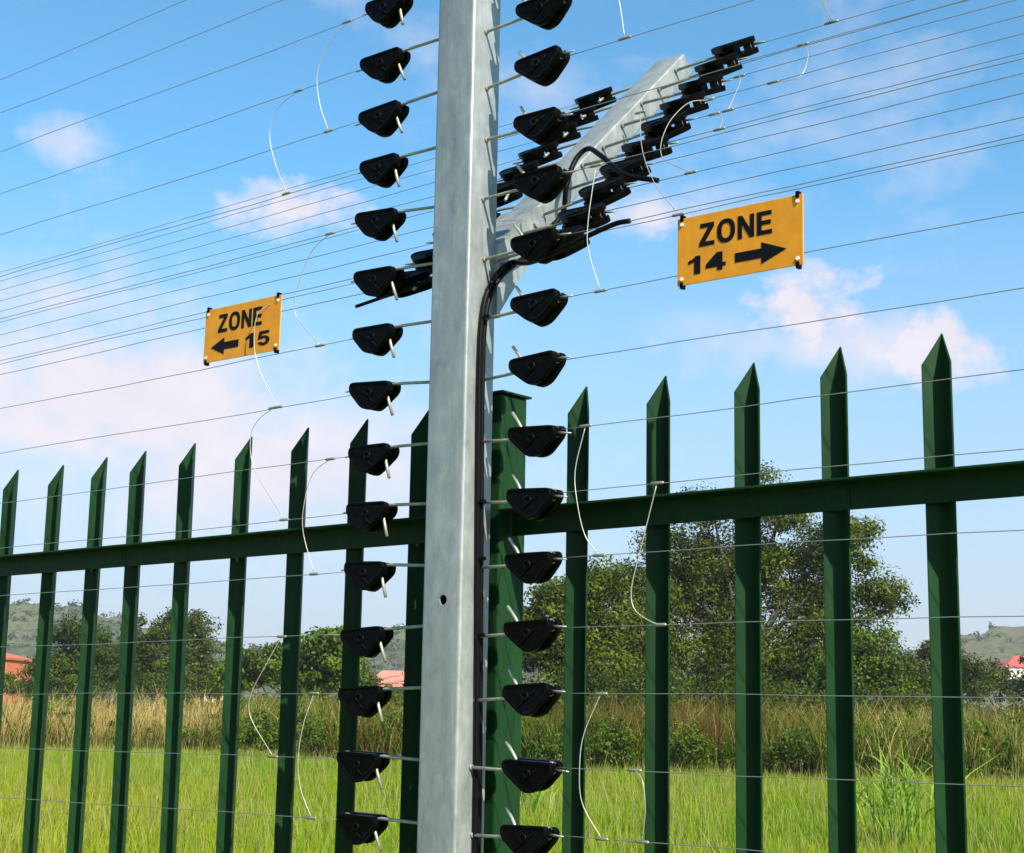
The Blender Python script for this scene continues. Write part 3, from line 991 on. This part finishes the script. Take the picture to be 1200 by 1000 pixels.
def blades(base, h, w, lean, c0, c1, seg=2):
    """tapering bent ribbons: base (n,3), height, width, lean (n,2), root and tip colours"""
    n = len(base)
    an = rng.uniform(0, PI, n)
    side = np.stack([np.cos(an), np.sin(an), np.zeros(n)], -1)
    ld = np.concatenate([lean, np.zeros((n, 1))], 1)
    rows, cols = [], []
    for k in range(seg+1):
        t = k/seg
        c = base+np.array([0, 0, 1])*(h*t*(1-.18*t))[:, None]+ld*(h*t*t)[:, None]
        ww = (w*(1-t)**.7 if k < seg else w*.08)[:, None]*.5
        rows += [c-side*ww, c+side*ww]
        cc = c0*(1-t)+c1*t
        cols += [cc, cc]
    V = np.stack(rows, 1)          # n, 2*(seg+1), 3
    C = np.stack(cols, 1)
    m = 2*(seg+1)
    b = np.arange(n)[:, None]*m
    F = np.concatenate([np.stack([b[:, 0]+2*k, b[:, 0]+2*k+1, b[:, 0]+2*k+3, b[:, 0]+2*k+2], -1) for k in range(seg)])
    return V.reshape(-1, 3), F, C.reshape(-1, 3)

def merge(parts):
    V, F, C, o = [], [], [], 0
    for v, f, c in parts:
        V.append(v); F.append(f+o); C.append(c); o += len(v)
    return np.concatenate(V), np.concatenate(F), np.concatenate(C)

def vnoise(x, y, s, seed):
    """cheap smooth 2-D noise from sines"""
    r = np.random.default_rng(seed)
    v = 0
    for k in range(7):
        a = r.uniform(0, 2*PI); f = s*r.uniform(.5, 2.2); p = r.uniform(0, 6.28)
        v = v+np.sin((x*math.cos(a)+y*math.sin(a))*f+p)
    return v/3.5

def scatter(n, q0, q1, spread, bias=1.0):
    q = q0+(q1-q0)*rng.random(n)**bias
    u = rng.uniform(-1, 1, n)*spread*q
    x = CAM[0]+fh[0]*q+rh[0]*u; y = CAM[1]+fh[1]*q+rh[1]*u
    return x, y, q, u

def colmix(a, b, t): return np.array(a)[None]*(1-t[:, None])+np.array(b)[None]*t[:, None]

def build_meadow():
    parts = []
    n = 260000
    x, y, q, u = scatter(n, 11, 45.5, .40, .8)
    base = np.stack([x, y, ground_z(x, y)-.02], -1)
    pn = vnoise(x, y, .5, 1)
    h = np.clip(rng.normal(.19, .07, n)+.07*pn+.16*np.clip((q-39)/6, 0, 1), .06, .8)
    t = np.clip(.42+.38*vnoise(x, y, .28, 2)+.25*vnoise(x, y, 1.3, 6)+rng.normal(0, .2, n), 0, 1)
    root = colmix((.115, .21, .006), (.19, .23, .013), t)
    tip = colmix((.165, .29, .008), (.32, .33, .022), t)
    parts.append(blades(base, h, rng.uniform(.009, .019, n), rng.normal(0, .16, (n, 2)), root, tip, 2))
    # seeding stalks
    n = 13000
    x, y, q, u = scatter(n, 11, 45.5, .40, .8)
    base = np.stack([x, y, ground_z(x, y)-.02], -1)
    t = rng.random(n)
    parts.append(blades(base, np.clip(rng.normal(.48, .12, n), .2, .85), rng.uniform(.008, .016, n), rng.normal(0, .15, (n, 2)),
                        colmix((.10, .16, .02), (.15, .16, .04), t), colmix((.36, .34, .10), (.42, .30, .16), t), 2))
    V, F, C = merge(parts)
    o = place('meadow_grass', array_mesh('meadow_grass', V, 4, GRASS, C, False, F))
    tag(o, 'short bright green meadow grass beyond the fence', 'grass', kind='stuff')
build_meadow()

def px_of(q, u): return 600+FPX*(u/q)/math.cos(PITCH)*.985

def belt(n, q0, q1, weight):
    x, y, q, u = scatter(n, q0, q1, .42)
    px = px_of(q, u)
    keep = rng.random(n) < np.interp(px, [p for p, _ in weight], [w for _, w in weight])
    return x[keep], y[keep], q[keep], u[keep], px[keep]

def edge_ok(x, y, q, f=1.0):
    px = px_of(q, (x-CAM[0])*rh[0]+(y-CAM[1])*rh[1])
    return q > np.interp(px, [0, 330, 480, 640, 760, 1200], [44.6, 43.5, 41, 38, 37, 36.5])+2.2*f*vnoise(x, y, .55, 31)+1.0*f*vnoise(x, y, 2.1, 32)

def build_belt():
    # dry straw-coloured grass
    x, y, q, u, px = belt(80000, 34.5, 55, [(-300, 1), (220, 1), (262, .6), (300, .22), (400, .16), (480, .12), (660, .07), (760, .03), (900, .04), (985, .10), (1030, .42), (1110, .42), (1140, .2), (1170, .15), (1200, .5), (1500, .9)])
    k = edge_ok(x, y, q); x, y, q, px = x[k], y[k], q[k], px[k]
    n = len(x)
    base = np.stack([x, y, ground_z(x, y)-.05], -1)
    clump = vnoise(x, y, .9, 21)+.6*vnoise(x, y, 2.6, 23)
    h = np.clip(rng.normal(1.55, .36, n)+.28*clump, .5, 2.7)
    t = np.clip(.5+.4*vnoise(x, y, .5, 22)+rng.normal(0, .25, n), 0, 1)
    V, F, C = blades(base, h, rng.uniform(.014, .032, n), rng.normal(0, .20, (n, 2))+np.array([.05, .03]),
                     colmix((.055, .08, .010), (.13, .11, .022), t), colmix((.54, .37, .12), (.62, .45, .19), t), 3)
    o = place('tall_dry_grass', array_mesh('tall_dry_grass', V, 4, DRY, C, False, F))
    tag(o, 'tall straw coloured dry grass along the far side of the meadow', 'grass', kind='stuff')
    # reddish brown weeds
    x, y, q, u, px = belt(70000, 34.5, 52, [(-300, .04), (200, .06), (290, .25), (420, .5), (480, .6), (640, .55), (740, .7), (780, .9), (900, 1), (985, .6), (1030, .25), (1110, .22), (1150, .2), (1500, .2)])
    k = edge_ok(x, y, q); x, y, q = x[k], y[k], q[k]
    n = len(x)
    base = np.stack([x, y, ground_z(x, y)-.05], -1)
    h = np.clip(rng.normal(1.5, .38, n)+.35*vnoise(x, y, 1.2, 24), .4, 2.5)
    t = np.clip(.4+.5*vnoise(x, y, .8, 25)+rng.normal(0, .25, n), 0, 1)
    V, F, C = blades(base, h, rng.uniform(.014, .032, n), rng.normal(0, .18, (n, 2)),
                     colmix((.11, .028, .009), (.055, .055, .008), t), colmix((.15, .050, .020), (.085, .080, .012), t), 3)
    o = place('tall_brown_weeds', array_mesh('tall_brown_weeds', V, 4, DRY, C, False, F))
    tag(o, 'tall reddish brown weeds along the far side of the meadow under the trees', 'weeds', kind='stuff')
    # leafy green growth
    gw = [(-300, .30), (200, .30), (262, .5), (310, 1), (400, 1), (460, .75), (640, .9), (720, 1), (800, .75), (900, .6), (985, .7), (1110, .5), (1140, .9), (1190, .9), (1500, .4)]
    x, y, q, u, px = belt(120000, 34, 53, gw)
    k = edge_ok(x, y, q, .9); x, y, q = x[k], y[k], q[k]
    n = len(x)
    base = np.stack([x, y, ground_z(x, y)-.05], -1)
    h = np.clip(rng.normal(1.15, .42, n)+.5*vnoise(x, y, 1.0, 27), .2, 2.5)
    t = np.clip(.5+.5*vnoise(x, y, .9, 28)+rng.normal(0, .25, n), 0, 1)
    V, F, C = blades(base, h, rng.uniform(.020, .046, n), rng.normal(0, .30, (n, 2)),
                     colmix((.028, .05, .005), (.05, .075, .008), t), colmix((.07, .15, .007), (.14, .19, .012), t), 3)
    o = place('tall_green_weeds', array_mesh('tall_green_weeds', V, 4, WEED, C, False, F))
    tag(o, 'tall leafy green weeds along the far side of the meadow', 'weeds', kind='stuff')
    # broad-leaved plants in clumps
    x, y, q, u, px = belt(11000, 34.5, 49, gw)
    k = edge_ok(x, y, q, .9) & (vnoise(x, y, 1.1, 41) > -.35); x, y = x[k], y[k]
    n = len(x)
    hh = np.clip(1.05+.5*vnoise(x, y, 1.4, 42), .3, 1.8)
    P = np.stack([x, y, ground_z(x, y)+hh*rng.uniform(.15, 1, n)], -1)
    V, C = leaf_cloud(P, rng.uniform(.10, .26, n), 26, .10, (.028, .055, .005), (.14, .21, .014))
    o = place('broad_leaved_weeds', array_mesh('broad_leaved_weeds', V, 4, WEED, C))
    tag(o, 'broad leaved green weeds growing in clumps in the tall grass', 'weeds', kind='stuff')
def leaf_cloud(centres, radii, per, size, c0, c1, aspect=2.0, up=0.0):
    """small leaf faces in clumps; centres (m,3), radii (m,)"""
    m = len(centres)
    n = m*per
    d = rng.normal(0, 1, (n, 3)); d /= np.linalg.norm(d, axis=1)[:, None]
    r = rng.random(n)**.45
    P = np.repeat(centres, per, 0)+d*(r*np.repeat(radii, per))[:, None]*np.array([1, 1, .75])
    nrm = rng.normal(0, .62, (n, 3))+d*1.15+np.array([0, 0, .40])
    nrm /= np.linalg.norm(nrm, axis=1)[:, None]
    a = rng.normal(0, 1, (n, 3))+np.array([0, 0, up])
    a -= nrm*(a*nrm).sum(1)[:, None]; a /= np.linalg.norm(a, axis=1)[:, None]
    b = np.cross(nrm, a)
    L = rng.uniform(.6, 1.3, n)*size
    a = a*L[:, None]; b = b*(L/aspect)[:, None]
    V = np.stack([P-a*.5, P+b*.5-a*.05, P+a*.5, P-b*.5-a*.05], 1)
    tone = (np.repeat(rng.random(m), per)*.76+rng.random(n)*.24)**1.45
    C = np.repeat(colmix(c0, c1, tone), 4, 0)
    return V.reshape(-1, 3), C

build_belt()

# one bright tuft of broad grass standing nearer than the rest
def tuft(px, q, n, h, spread, label):
    c = at(px, 900, q); z = ground_z(c[0], c[1])
    bx = rng.normal(0, spread, (n, 2))
    base = np.concatenate([bx, np.full((n, 1), -.02)], 1)
    t = rng.random(n)
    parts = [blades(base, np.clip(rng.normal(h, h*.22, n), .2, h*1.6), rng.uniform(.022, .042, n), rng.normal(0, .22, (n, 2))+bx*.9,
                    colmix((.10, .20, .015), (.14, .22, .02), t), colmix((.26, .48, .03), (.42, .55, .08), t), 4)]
    m = n*2
    sb = rng.normal(0, spread*1.1, (m, 2)); hh = rng.uniform(.25, .8, m)*h
    lb = np.concatenate([sb, hh[:, None]], 1)
    parts.append(blades(lb, rng.uniform(.22, .42, m), rng.uniform(.022, .04, m), rng.normal(0, .9, (m, 2)), colmix((.12, .22, .02), (.16, .26, .03), rng.random(m)), colmix((.24, .38, .05), (.32, .40, .09), rng.random(m)), 4))
    V, F, C = merge(parts)
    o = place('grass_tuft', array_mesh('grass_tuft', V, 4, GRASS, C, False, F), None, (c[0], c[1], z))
    tag(o, label, 'grass tuft')
tuft(1050, 20.5, 46, 1.15, .20, 'tall bright green broad leaved grass tuft in the meadow')
tuft(612, 24, 40, .55, .18, 'low thin green grass tuft in the meadow beside the green post')

def tree(name, label, px, q, lobes, nclump, per, leaf, c0, c1, trunk_r=.16, group=None, up=0.0, crad=(.30, .62), multi=1):
    """lobes: (px, py, rx, ry) of the crown masses at distance q; trunk, limbs and leaf clumps are grown through them"""
    base = at(px, 850, q); base[2] = ground_z(base[0], base[1])-.05
    sc_ = q/FPX
    root = empty(name, base)
    C, R = [], []
    area = np.array([l[2]*l[3] for l in lobes], float); area /= area.sum()
    hubs = []
    for (lx, ly, rx, ry), ar in zip(lobes, area):
        c = at(lx, ly, q); rxm, rzm = rx*sc_, ry*sc_
        depth = rng.uniform(-.45, .45)*rxm
        c = c+fh*depth
        hubs.append(c-base-np.array([0, 0, rzm*.45]))
        k = max(4, int(nclump*ar))
        d = rng.normal(0, 1, (k, 3)); d /= np.linalg.norm(d, axis=1)[:, None]
        rad = rng.random(k)**.38
        P = c+(rh*(d[:, :1]*rxm*rad[:, None])+fh*(d[:, 1:2]*rxm*.9*rad[:, None])+np.array([0, 0, 1])*(d[:, 2:]*rzm*rad[:, None]))
        C.append(P); R.append(rng.uniform(crad[0], crad[1], k))
    C = np.concatenate(C)-base; R = np.concatenate(R)
    ok = C[:, 2] > min(.35, .12*C[:, 2].max())
    C, R = C[ok], R[ok]
    V, col_ = leaf_cloud(C, R, per, leaf, c0, c1, up=up)
    place('crown', array_mesh('crown', V, 4, LEAF, col_), root)
    tb = MB()
    r2 = random.Random(int(px)+17)
    top = max(h[2] for h in hubs)
    for s in range(multi):
        off = Vector((r2.uniform(-.3, .3)*(multi > 1), r2.uniform(-.3, .3)*(multi > 1), 0))
        fork = Vector((r2.uniform(-.4, .4), r2.uniform(-.4, .4), top*.34))+off
        tb.tube([off, off*.9+fork*.35+Vector((r2.uniform(-.1, .1), r2.uniform(-.1, .1), 0)), fork], [trunk_r*1.25, trunk_r, trunk_r*.8], 9)
        for i, h in enumerate(hubs):
            if i % multi != s: continue
            h = Vector(h); mid = fork.lerp(h, .5)+Vector((r2.uniform(-.35, .35), r2.uniform(-.35, .35), r2.uniform(0, .5)))
            tb.tube([fork-Vector((0, 0, .05)), mid, h], [trunk_r*.62, trunk_r*.42, trunk_r*.2], 7)
            near = sorted(range(len(C)), key=lambda j: (Vector(C[j])-h).length)[:40:4]
            for j in near:
                e = Vector(C[j]); tb.tube([h, h.lerp(e, .5)+Vector((0, 0, r2.uniform(-.1, .2))), e], [trunk_r*.2, trunk_r*.12, .012], 5)
    tb.build('trunk', BARK, root)
    return tag(root, label, 'tree' if 'tree' in name else 'bush', group)

OL0, OL1 = (.007, .018, .002), (.125, .165, .010)
T_ = 'trees beyond the meadow'
B_ = 'bushes beyond the meadow'
tree('spreading_tree', 'large spreading olive green tree behind the meadow', 885, 66,
     [(850, 655, 74, 46), (930, 660, 62, 44), (985, 646, 44, 32), (1022, 700, 34, 26), (790, 655, 46, 36), (880, 728, 84, 40), (965, 742, 60, 34),
      (775, 728, 46, 38), (840, 782, 90, 36), (930, 788, 70, 32), (760, 780, 44, 34), (835, 597, 50, 20), (912, 604, 42, 18), (1005, 616, 24, 14), (1048, 708, 16, 14),
      (745, 690, 28, 28), (955, 700, 40, 26), (815, 700, 38, 24), (885, 560, 26, 8), (1000, 770, 34, 26)],
     800, 150, .15, OL0, OL1, .19, T_, 0, (.40, 1.0))
tree('leaning_tree', 'lower yellowish green tree joining the large spreading tree, behind the green post', 690, 63,
     [(690, 700, 40, 30), (648, 712, 28, 26), (722, 742, 44, 38), (652, 760, 38, 32), (700, 785, 56, 28), (625, 735, 20, 20), (715, 672, 24, 14)],
     380, 130, .16, (.018, .034, .004), (.14, .175, .012), .15, T_, 0, (.36, .85))
tree('leafy_bush', 'bright green bush at the foot of the large spreading tree', 1022, 60,
     [(1020, 778, 46, 36), (985, 790, 36, 28), (1045, 795, 26, 24), (1030, 750, 18, 14)], 120, 110, .14, (.035, .065, .006), (.13, .19, .016), .09, B_, 0, (.28, .65))
tree('dark_bush', 'dark green rounded bush between the large tree and the hill house', 1098, 76,
     [(1095, 788, 40, 30), (1125, 797, 36, 28), (1060, 805, 26, 22), (1085, 765, 18, 12)], 120, 110, .16, (.012, .024, .003), (.085, .11, .014), .1, B_, 0, (.3, .7))
tree('dark_bush', 'dark green broad bush below the red roofed house on the hill', 1190, 80,
     [(1180, 800, 44, 20), (1230, 795, 50, 30), (1150, 796, 26, 24), (1290, 795, 60, 36)], 150, 110, .16, (.015, .028, .004), (.10, .125, .016), .1, B_, 0, (.3, .7))
tree('round_tree', 'dark round tree in front of the hill, beside the orange house', 88, 96,
     [(85, 768, 40, 34), (60, 785, 32, 24), (120, 778, 30, 30), (80, 742, 26, 16), (108, 752, 22, 18)], 170, 120, .20, (.014, .030, .004), (.09, .13, .012), .16, T_, 0, (.4, .95))
tree('airy_tree', 'dark airy tree with gaps beyond the dry grass', 205, 92,
     [(180, 752, 34, 30), (208, 735, 36, 18), (238, 760, 26, 32), (205, 785, 50, 24), (225, 728, 16, 10), (165, 775, 20, 22)], 150, 110, .19, (.014, .028, .004), (.095, .125, .012), .16, T_, 0, (.38, .9))
tree('feathery_bush', 'bright green feathery bush by the dry grass', 378, 70,
     [(380, 775, 38, 34), (358, 790, 36, 24), (402, 785, 26, 30), (385, 750, 18, 14), (400, 742, 8, 10)], 130, 90, .24, (.03, .06, .006), (.13, .20, .014), .08, B_, .9, (.3, .7))
tree('feathery_bush', 'lower green feathery bush between airy tree and bright bush', 310, 76,
     [(305, 785, 36, 24), (335, 776, 28, 26), (278, 795, 24, 18)], 110, 90, .22, (.03, .058, .006), (.12, .175, .014), .08, B_, .9, (.3, .7))
tree('low_bush', 'small dull green bush beside the pink roofed house', 430, 80,
     [(424, 795, 20, 20), (496, 798, 18, 20), (520, 795, 40, 30), (560, 790, 40, 34)], 130, 90, .18, (.025, .045, .006), (.11, .14, .016), .08, B_, 0, (.28, .65))
tree('low_bush', 'low yellow green bush below the eaves of the pink roofed house', 462, 84,
     [(452, 814, 24, 10), (476, 816, 20, 9)], 46, 90, .16, (.03, .05, .006), (.12, .15, .016), .05, B_, 0, (.22, .45))
tree('low_bush', 'low bush below the walls of the orange house', 14, 100,
     [(12, 803, 28, 12), (-16, 800, 24, 14)], 60, 90, .18, (.03, .05, .006), (.12, .15, .016), .06, B_, 0, (.28, .6))
tree('low_bush', 'low dark bush filling the gap between the round tree and the airy tree', 148, 104,
     [(146, 795, 26, 16), (150, 778, 14, 14), (262, 800, 22, 12)], 60, 90, .18, (.025, .045, .006), (.10, .13, .016), .06, B_, 0, (.3, .65))
tree('low_bush', 'long dark bush under the round tree behind the dry grass', 90, 84,
     [(60, 806, 34, 12), (105, 806, 34, 13), (35, 808, 20, 10)], 80, 90, .16, (.016, .032, .004), (.09, .125, .012), .05, B_, 0, (.25, .55))
tree('low_bush', 'long dark bush under the airy tree behind the dry grass', 205, 82,
     [(180, 806, 34, 13), (225, 806, 36, 13), (255, 802, 18, 14)], 80, 90, .16, (.016, .032, .004), (.10, .135, .012), .05, B_, 0, (.25, .55))
tree('far_tree', 'grey green tree at the end of the dry grass, beyond the orange house', -70, 100,
     [(-60, 765, 50, 40), (-100, 780, 50, 34)], 130, 90, .22, (.014, .028, .004), (.10, .12, .016), .16, T_, 0, (.4, .9))
for px_, q_, rx_, h_, c1_, lab in (
        (300, 41.5, 22, 26, (.13, .20, .010), 'bright green weed bush at the end of the dry grass'),
        (352, 40.5, 30, 32, (.12, .21, .010), 'tall bright green weed bush in front of the feathery bush'),
        (455, 41, 24, 24, (.11, .16, .010), 'bright weed bush below the pink roofed house'),
        (655, 37, 26, 26, (.10, .15, .009), 'leafy weed bush beside the green fence post'),
        (718, 36.5, 22, 34, (.12, .18, .010), 'upright leafy weed bush under the leaning tree'),
        (812, 36.5, 18, 30, (.12, .18, .010), 'upright leafy weed bush among the reddish weeds'),
        (925, 36.5, 26, 24, (.09, .14, .009), 'broad dark weed bush among the reddish weeds'),
        (1010, 37, 22, 26, (.12, .17, .010), 'weed bush behind the bright grass tuft')):
    y_ = 905 if px_ > 560 else 882
    tree('weed_bush', lab, px_, q_, [(px_, y_-h_, rx_, h_*.75), (px_-rx_*.7, y_-h_*.6, rx_*.6, h_*.5), (px_+rx_*.7, y_-h_*.7, rx_*.6, h_*.55), (px_+rx_*.2, y_-h_*1.6, rx_*.4, h_*.4)],
         62, 30, .085, (.03, .06, .005), c1_, .016, B_, .9, (.10, .30))
# dark green bush in the dry grass
tree('grass_bush', 'dark green low bush growing out of the dry grass', 1168, 44.5,
     [(1165, 872, 34, 26), (1190, 880, 26, 20)], 110, 80, .08, (.022, .04, .006), (.08, .11, .014), .03, B_, 0, (.12, .3))

def undergrowth():
    n = 2600
    x, y, q, u = scatter(n, 56, 62, .46)
    px = px_of(q, u)
    hmax = np.interp(px, [-400, 0, 250, 420, 560, 640, 1000, 1100, 1500], [1.2, 1.2, 1.3, 1.7, 2.3, 2.7, 2.7, 2.2, 1.9])
    P = np.stack([x, y, ground_z(x, y)+hmax*rng.uniform(.25, 1.0, n)*(1+.22*vnoise(x, y, .8, 61))], -1)
    V, C = leaf_cloud(P, rng.uniform(.3, .7, n), 50, .16, (.018, .034, .004), (.10, .135, .012))
    o = place('undergrowth', array_mesh('undergrowth', V, 4, LEAF, C))
    tag(o, 'dark green undergrowth behind the tall grass', 'undergrowth', kind='stuff')
undergrowth()

def hill_scrub():
    me = bpy.data.objects['hill'].data
    vs = np.zeros(len(me.vertices)*3, dtype=np.float32); me.vertices.foreach_get('co', vs)
    vs = vs.reshape(-1, 260, 3)[2:-1].reshape(-1, 3)
    i = rng.integers(0, len(vs), 9000)
    P = vs[i]+np.stack([rng.normal(0, 1.6, 9000), rng.normal(0, 1.6, 9000), rng.uniform(-.9, .7, 9000)], -1)
    dens = vnoise(P[:, 0], P[:, 1], .02, 51)+rng.normal(0, .5, len(P))
    P = P[dens > -.25]
    V, C = leaf_cloud(P, rng.uniform(1.0, 2.7, len(P)), 18, 1.6, (.016, .034, .009), (.07, .105, .022))
    o = place('hill_scrub', array_mesh('hill_scrub', V, 4, LEAF, C))
    tag(o, 'green scrub and trees covering the far hills', 'scrub', kind='stuff')
hill_scrub()

def far_wood():
    n = 900
    px = rng.uniform(-700, 1900, n); q = rng.uniform(150, 260, n)
    P = np.array([at(a, 840, b) for a, b in zip(px, q)])
    P[:, 2] = rng.uniform(.8, 3.6, n)
    V, C = leaf_cloud(P, rng.uniform(1.2, 2.4, n), 46, .8, (.03, .05, .015), (.09, .11, .03))
    o = place('far_wood', array_mesh('far_wood', V, 4, LEAF, C))
    tag(o, 'far low scrub in front of the hills', 'scrub', kind='stuff')
far_wood()

# ------------------------------------------------------------------ houses
def mat_tiles(name, c):
    m, nt, b = nodes_of(name)
    v = obj_coord(nt)
    w = nt.nodes.new('ShaderNodeTexWave'); w.inputs['Scale'].default_value = 1.6; w.inputs['Distortion'].default_value = .4
    nt.links.new(v, w.inputs['Vector'])
    n = noise_node(nt, 1.2, 4, .6, v)
    nt.links.new(ramp(nt, n.outputs[0], [(.3, tuple(x*.8 for x in c)), (.7, tuple(min(1, x*1.15) for x in c))]), b.inputs['Base Color'])
    b.inputs['Roughness'].default_value = .85
    bump(nt, b, w.outputs[0], .5, .05)
    return m
GLASS = mat_plain('window_glass', (.02, .025, .03), .12, 0, .6, .2, 3)
FRAME = mat_plain('window_frame', (.6, .6, .58), .5)
def house(px, q, py_eave, py_ridge, wpx, roofc, wallc, label, zbase=None, hip=.35, gable=False):
    s = q/FPX
    c = at(px, py_eave, q)
    eave, ridge = c[2], at(px, py_ridge, q)[2]
    zb = zbase if zbase is not None else 0.5
    o = empty('house', (c[0], c[1], zb))
    o.rotation_euler = (0, 0, -YAW+rng.uniform(-.12, .12))
    hw = wpx*s/2; dp = max(3.0, hw*.7); he = eave-zb; hr = ridge-zb
    wm = mat_plain('house_wall', wallc, .85, 0, .3, .12, 2); rm = mat_tiles('roof_tiles', roofc)
    mb = MB(); mb.box(-hw*.93, hw*.93, -dp*.93, dp*.93, 0, he-.02); wl = mb.build('wall', wm, o)
    e = .0
    mb = MB()
    V = [(-hw, -dp, he), (hw, -dp, he), (hw, dp, he), (-hw, dp, he), (-hw*hip, 0, hr), (hw*hip, 0, hr),
         (-hw, -dp, he-.15), (hw, -dp, he-.15), (hw, dp, he-.15), (-hw, dp, he-.15)]
    mb.add(V, [(0, 1, 5, 4), (1, 2, 5), (2, 3, 4, 5), (3, 0, 4), (6, 7, 1, 0), (7, 8, 2, 1), (8, 9, 3, 2), (9, 6, 0, 3), (9, 8, 7, 6)])
    rf = mb.build('roof', rm, o)
    if gable:
        mb = MB(); mb.box(hw*.25, hw*.25+.9, -.4, .4, he+(hr-he)*.4, hr+.8); mb.build('chimney', wm, rf)
    for k in (-.55, 0, .55):
        wv = MB()
        x = k*hw*.93; z0 = he*.42; z1 = he*.80; y = -dp*.93
        w_ = min(.6, hw*.15)
        wv.box(x-w_, x+w_, y-.05, y+.02, z0, z1); wo = wv.build('window', FRAME, o)
        pv = MB(); pv.box(x-w_*.82, x+w_*.82, y-.065, y-.052, z0+.1, z1-.1); pv.build('pane', GLASS, wo)
    return tag(o, label, 'house', 'houses far beyond the meadow')
house(-4, 118, 772, 765, 64, (.40, .10, .05), (.46, .13, .065), 'orange red walled house at the foot of the wooded hill')
house(460, 130, 804, 786, 66, (.48, .18, .13), (.50, .40, .32), 'house with a pale pink roof beyond the green weeds')
house(252, 140, 797, 784, 36, (.42, .17, .07), (.40, .24, .14), 'small tan house half hidden behind the airy tree')
house(1200, 622, 783, 769, 66, (.34, .05, .04), (.55, .50, .44), 'white walled house with a dark red roof on the hillside', zbase=21.5, gable=True)

# ------------------------------------------------------------------ air
def build_haze():
    m = bpy.data.materials.new('haze_air'); m.use_nodes = True
    nt = m.node_tree
    for n in list(nt.nodes):
        if n.type != 'OUTPUT_MATERIAL': nt.nodes.remove(n)
    pv = nt.nodes.new('ShaderNodeVolumePrincipled')
    pv.inputs['Color'].default_value = (.93, .96, 1.0, 1)
    pv.inputs['Density'].default_value = .00022
    pv.inputs['Anisotropy'].default_value = .1
    nt.links.new(pv.outputs[0], nt.nodes['Material Output'].inputs['Volume'])
    mb = MB(); mb.box(-3600, 3600, -3600, 3600, -1.3, 78)
    o = mb.build('haze', m)
    tag(o, 'thin pale haze over the far hills', 'haze', kind='stuff')
build_haze()
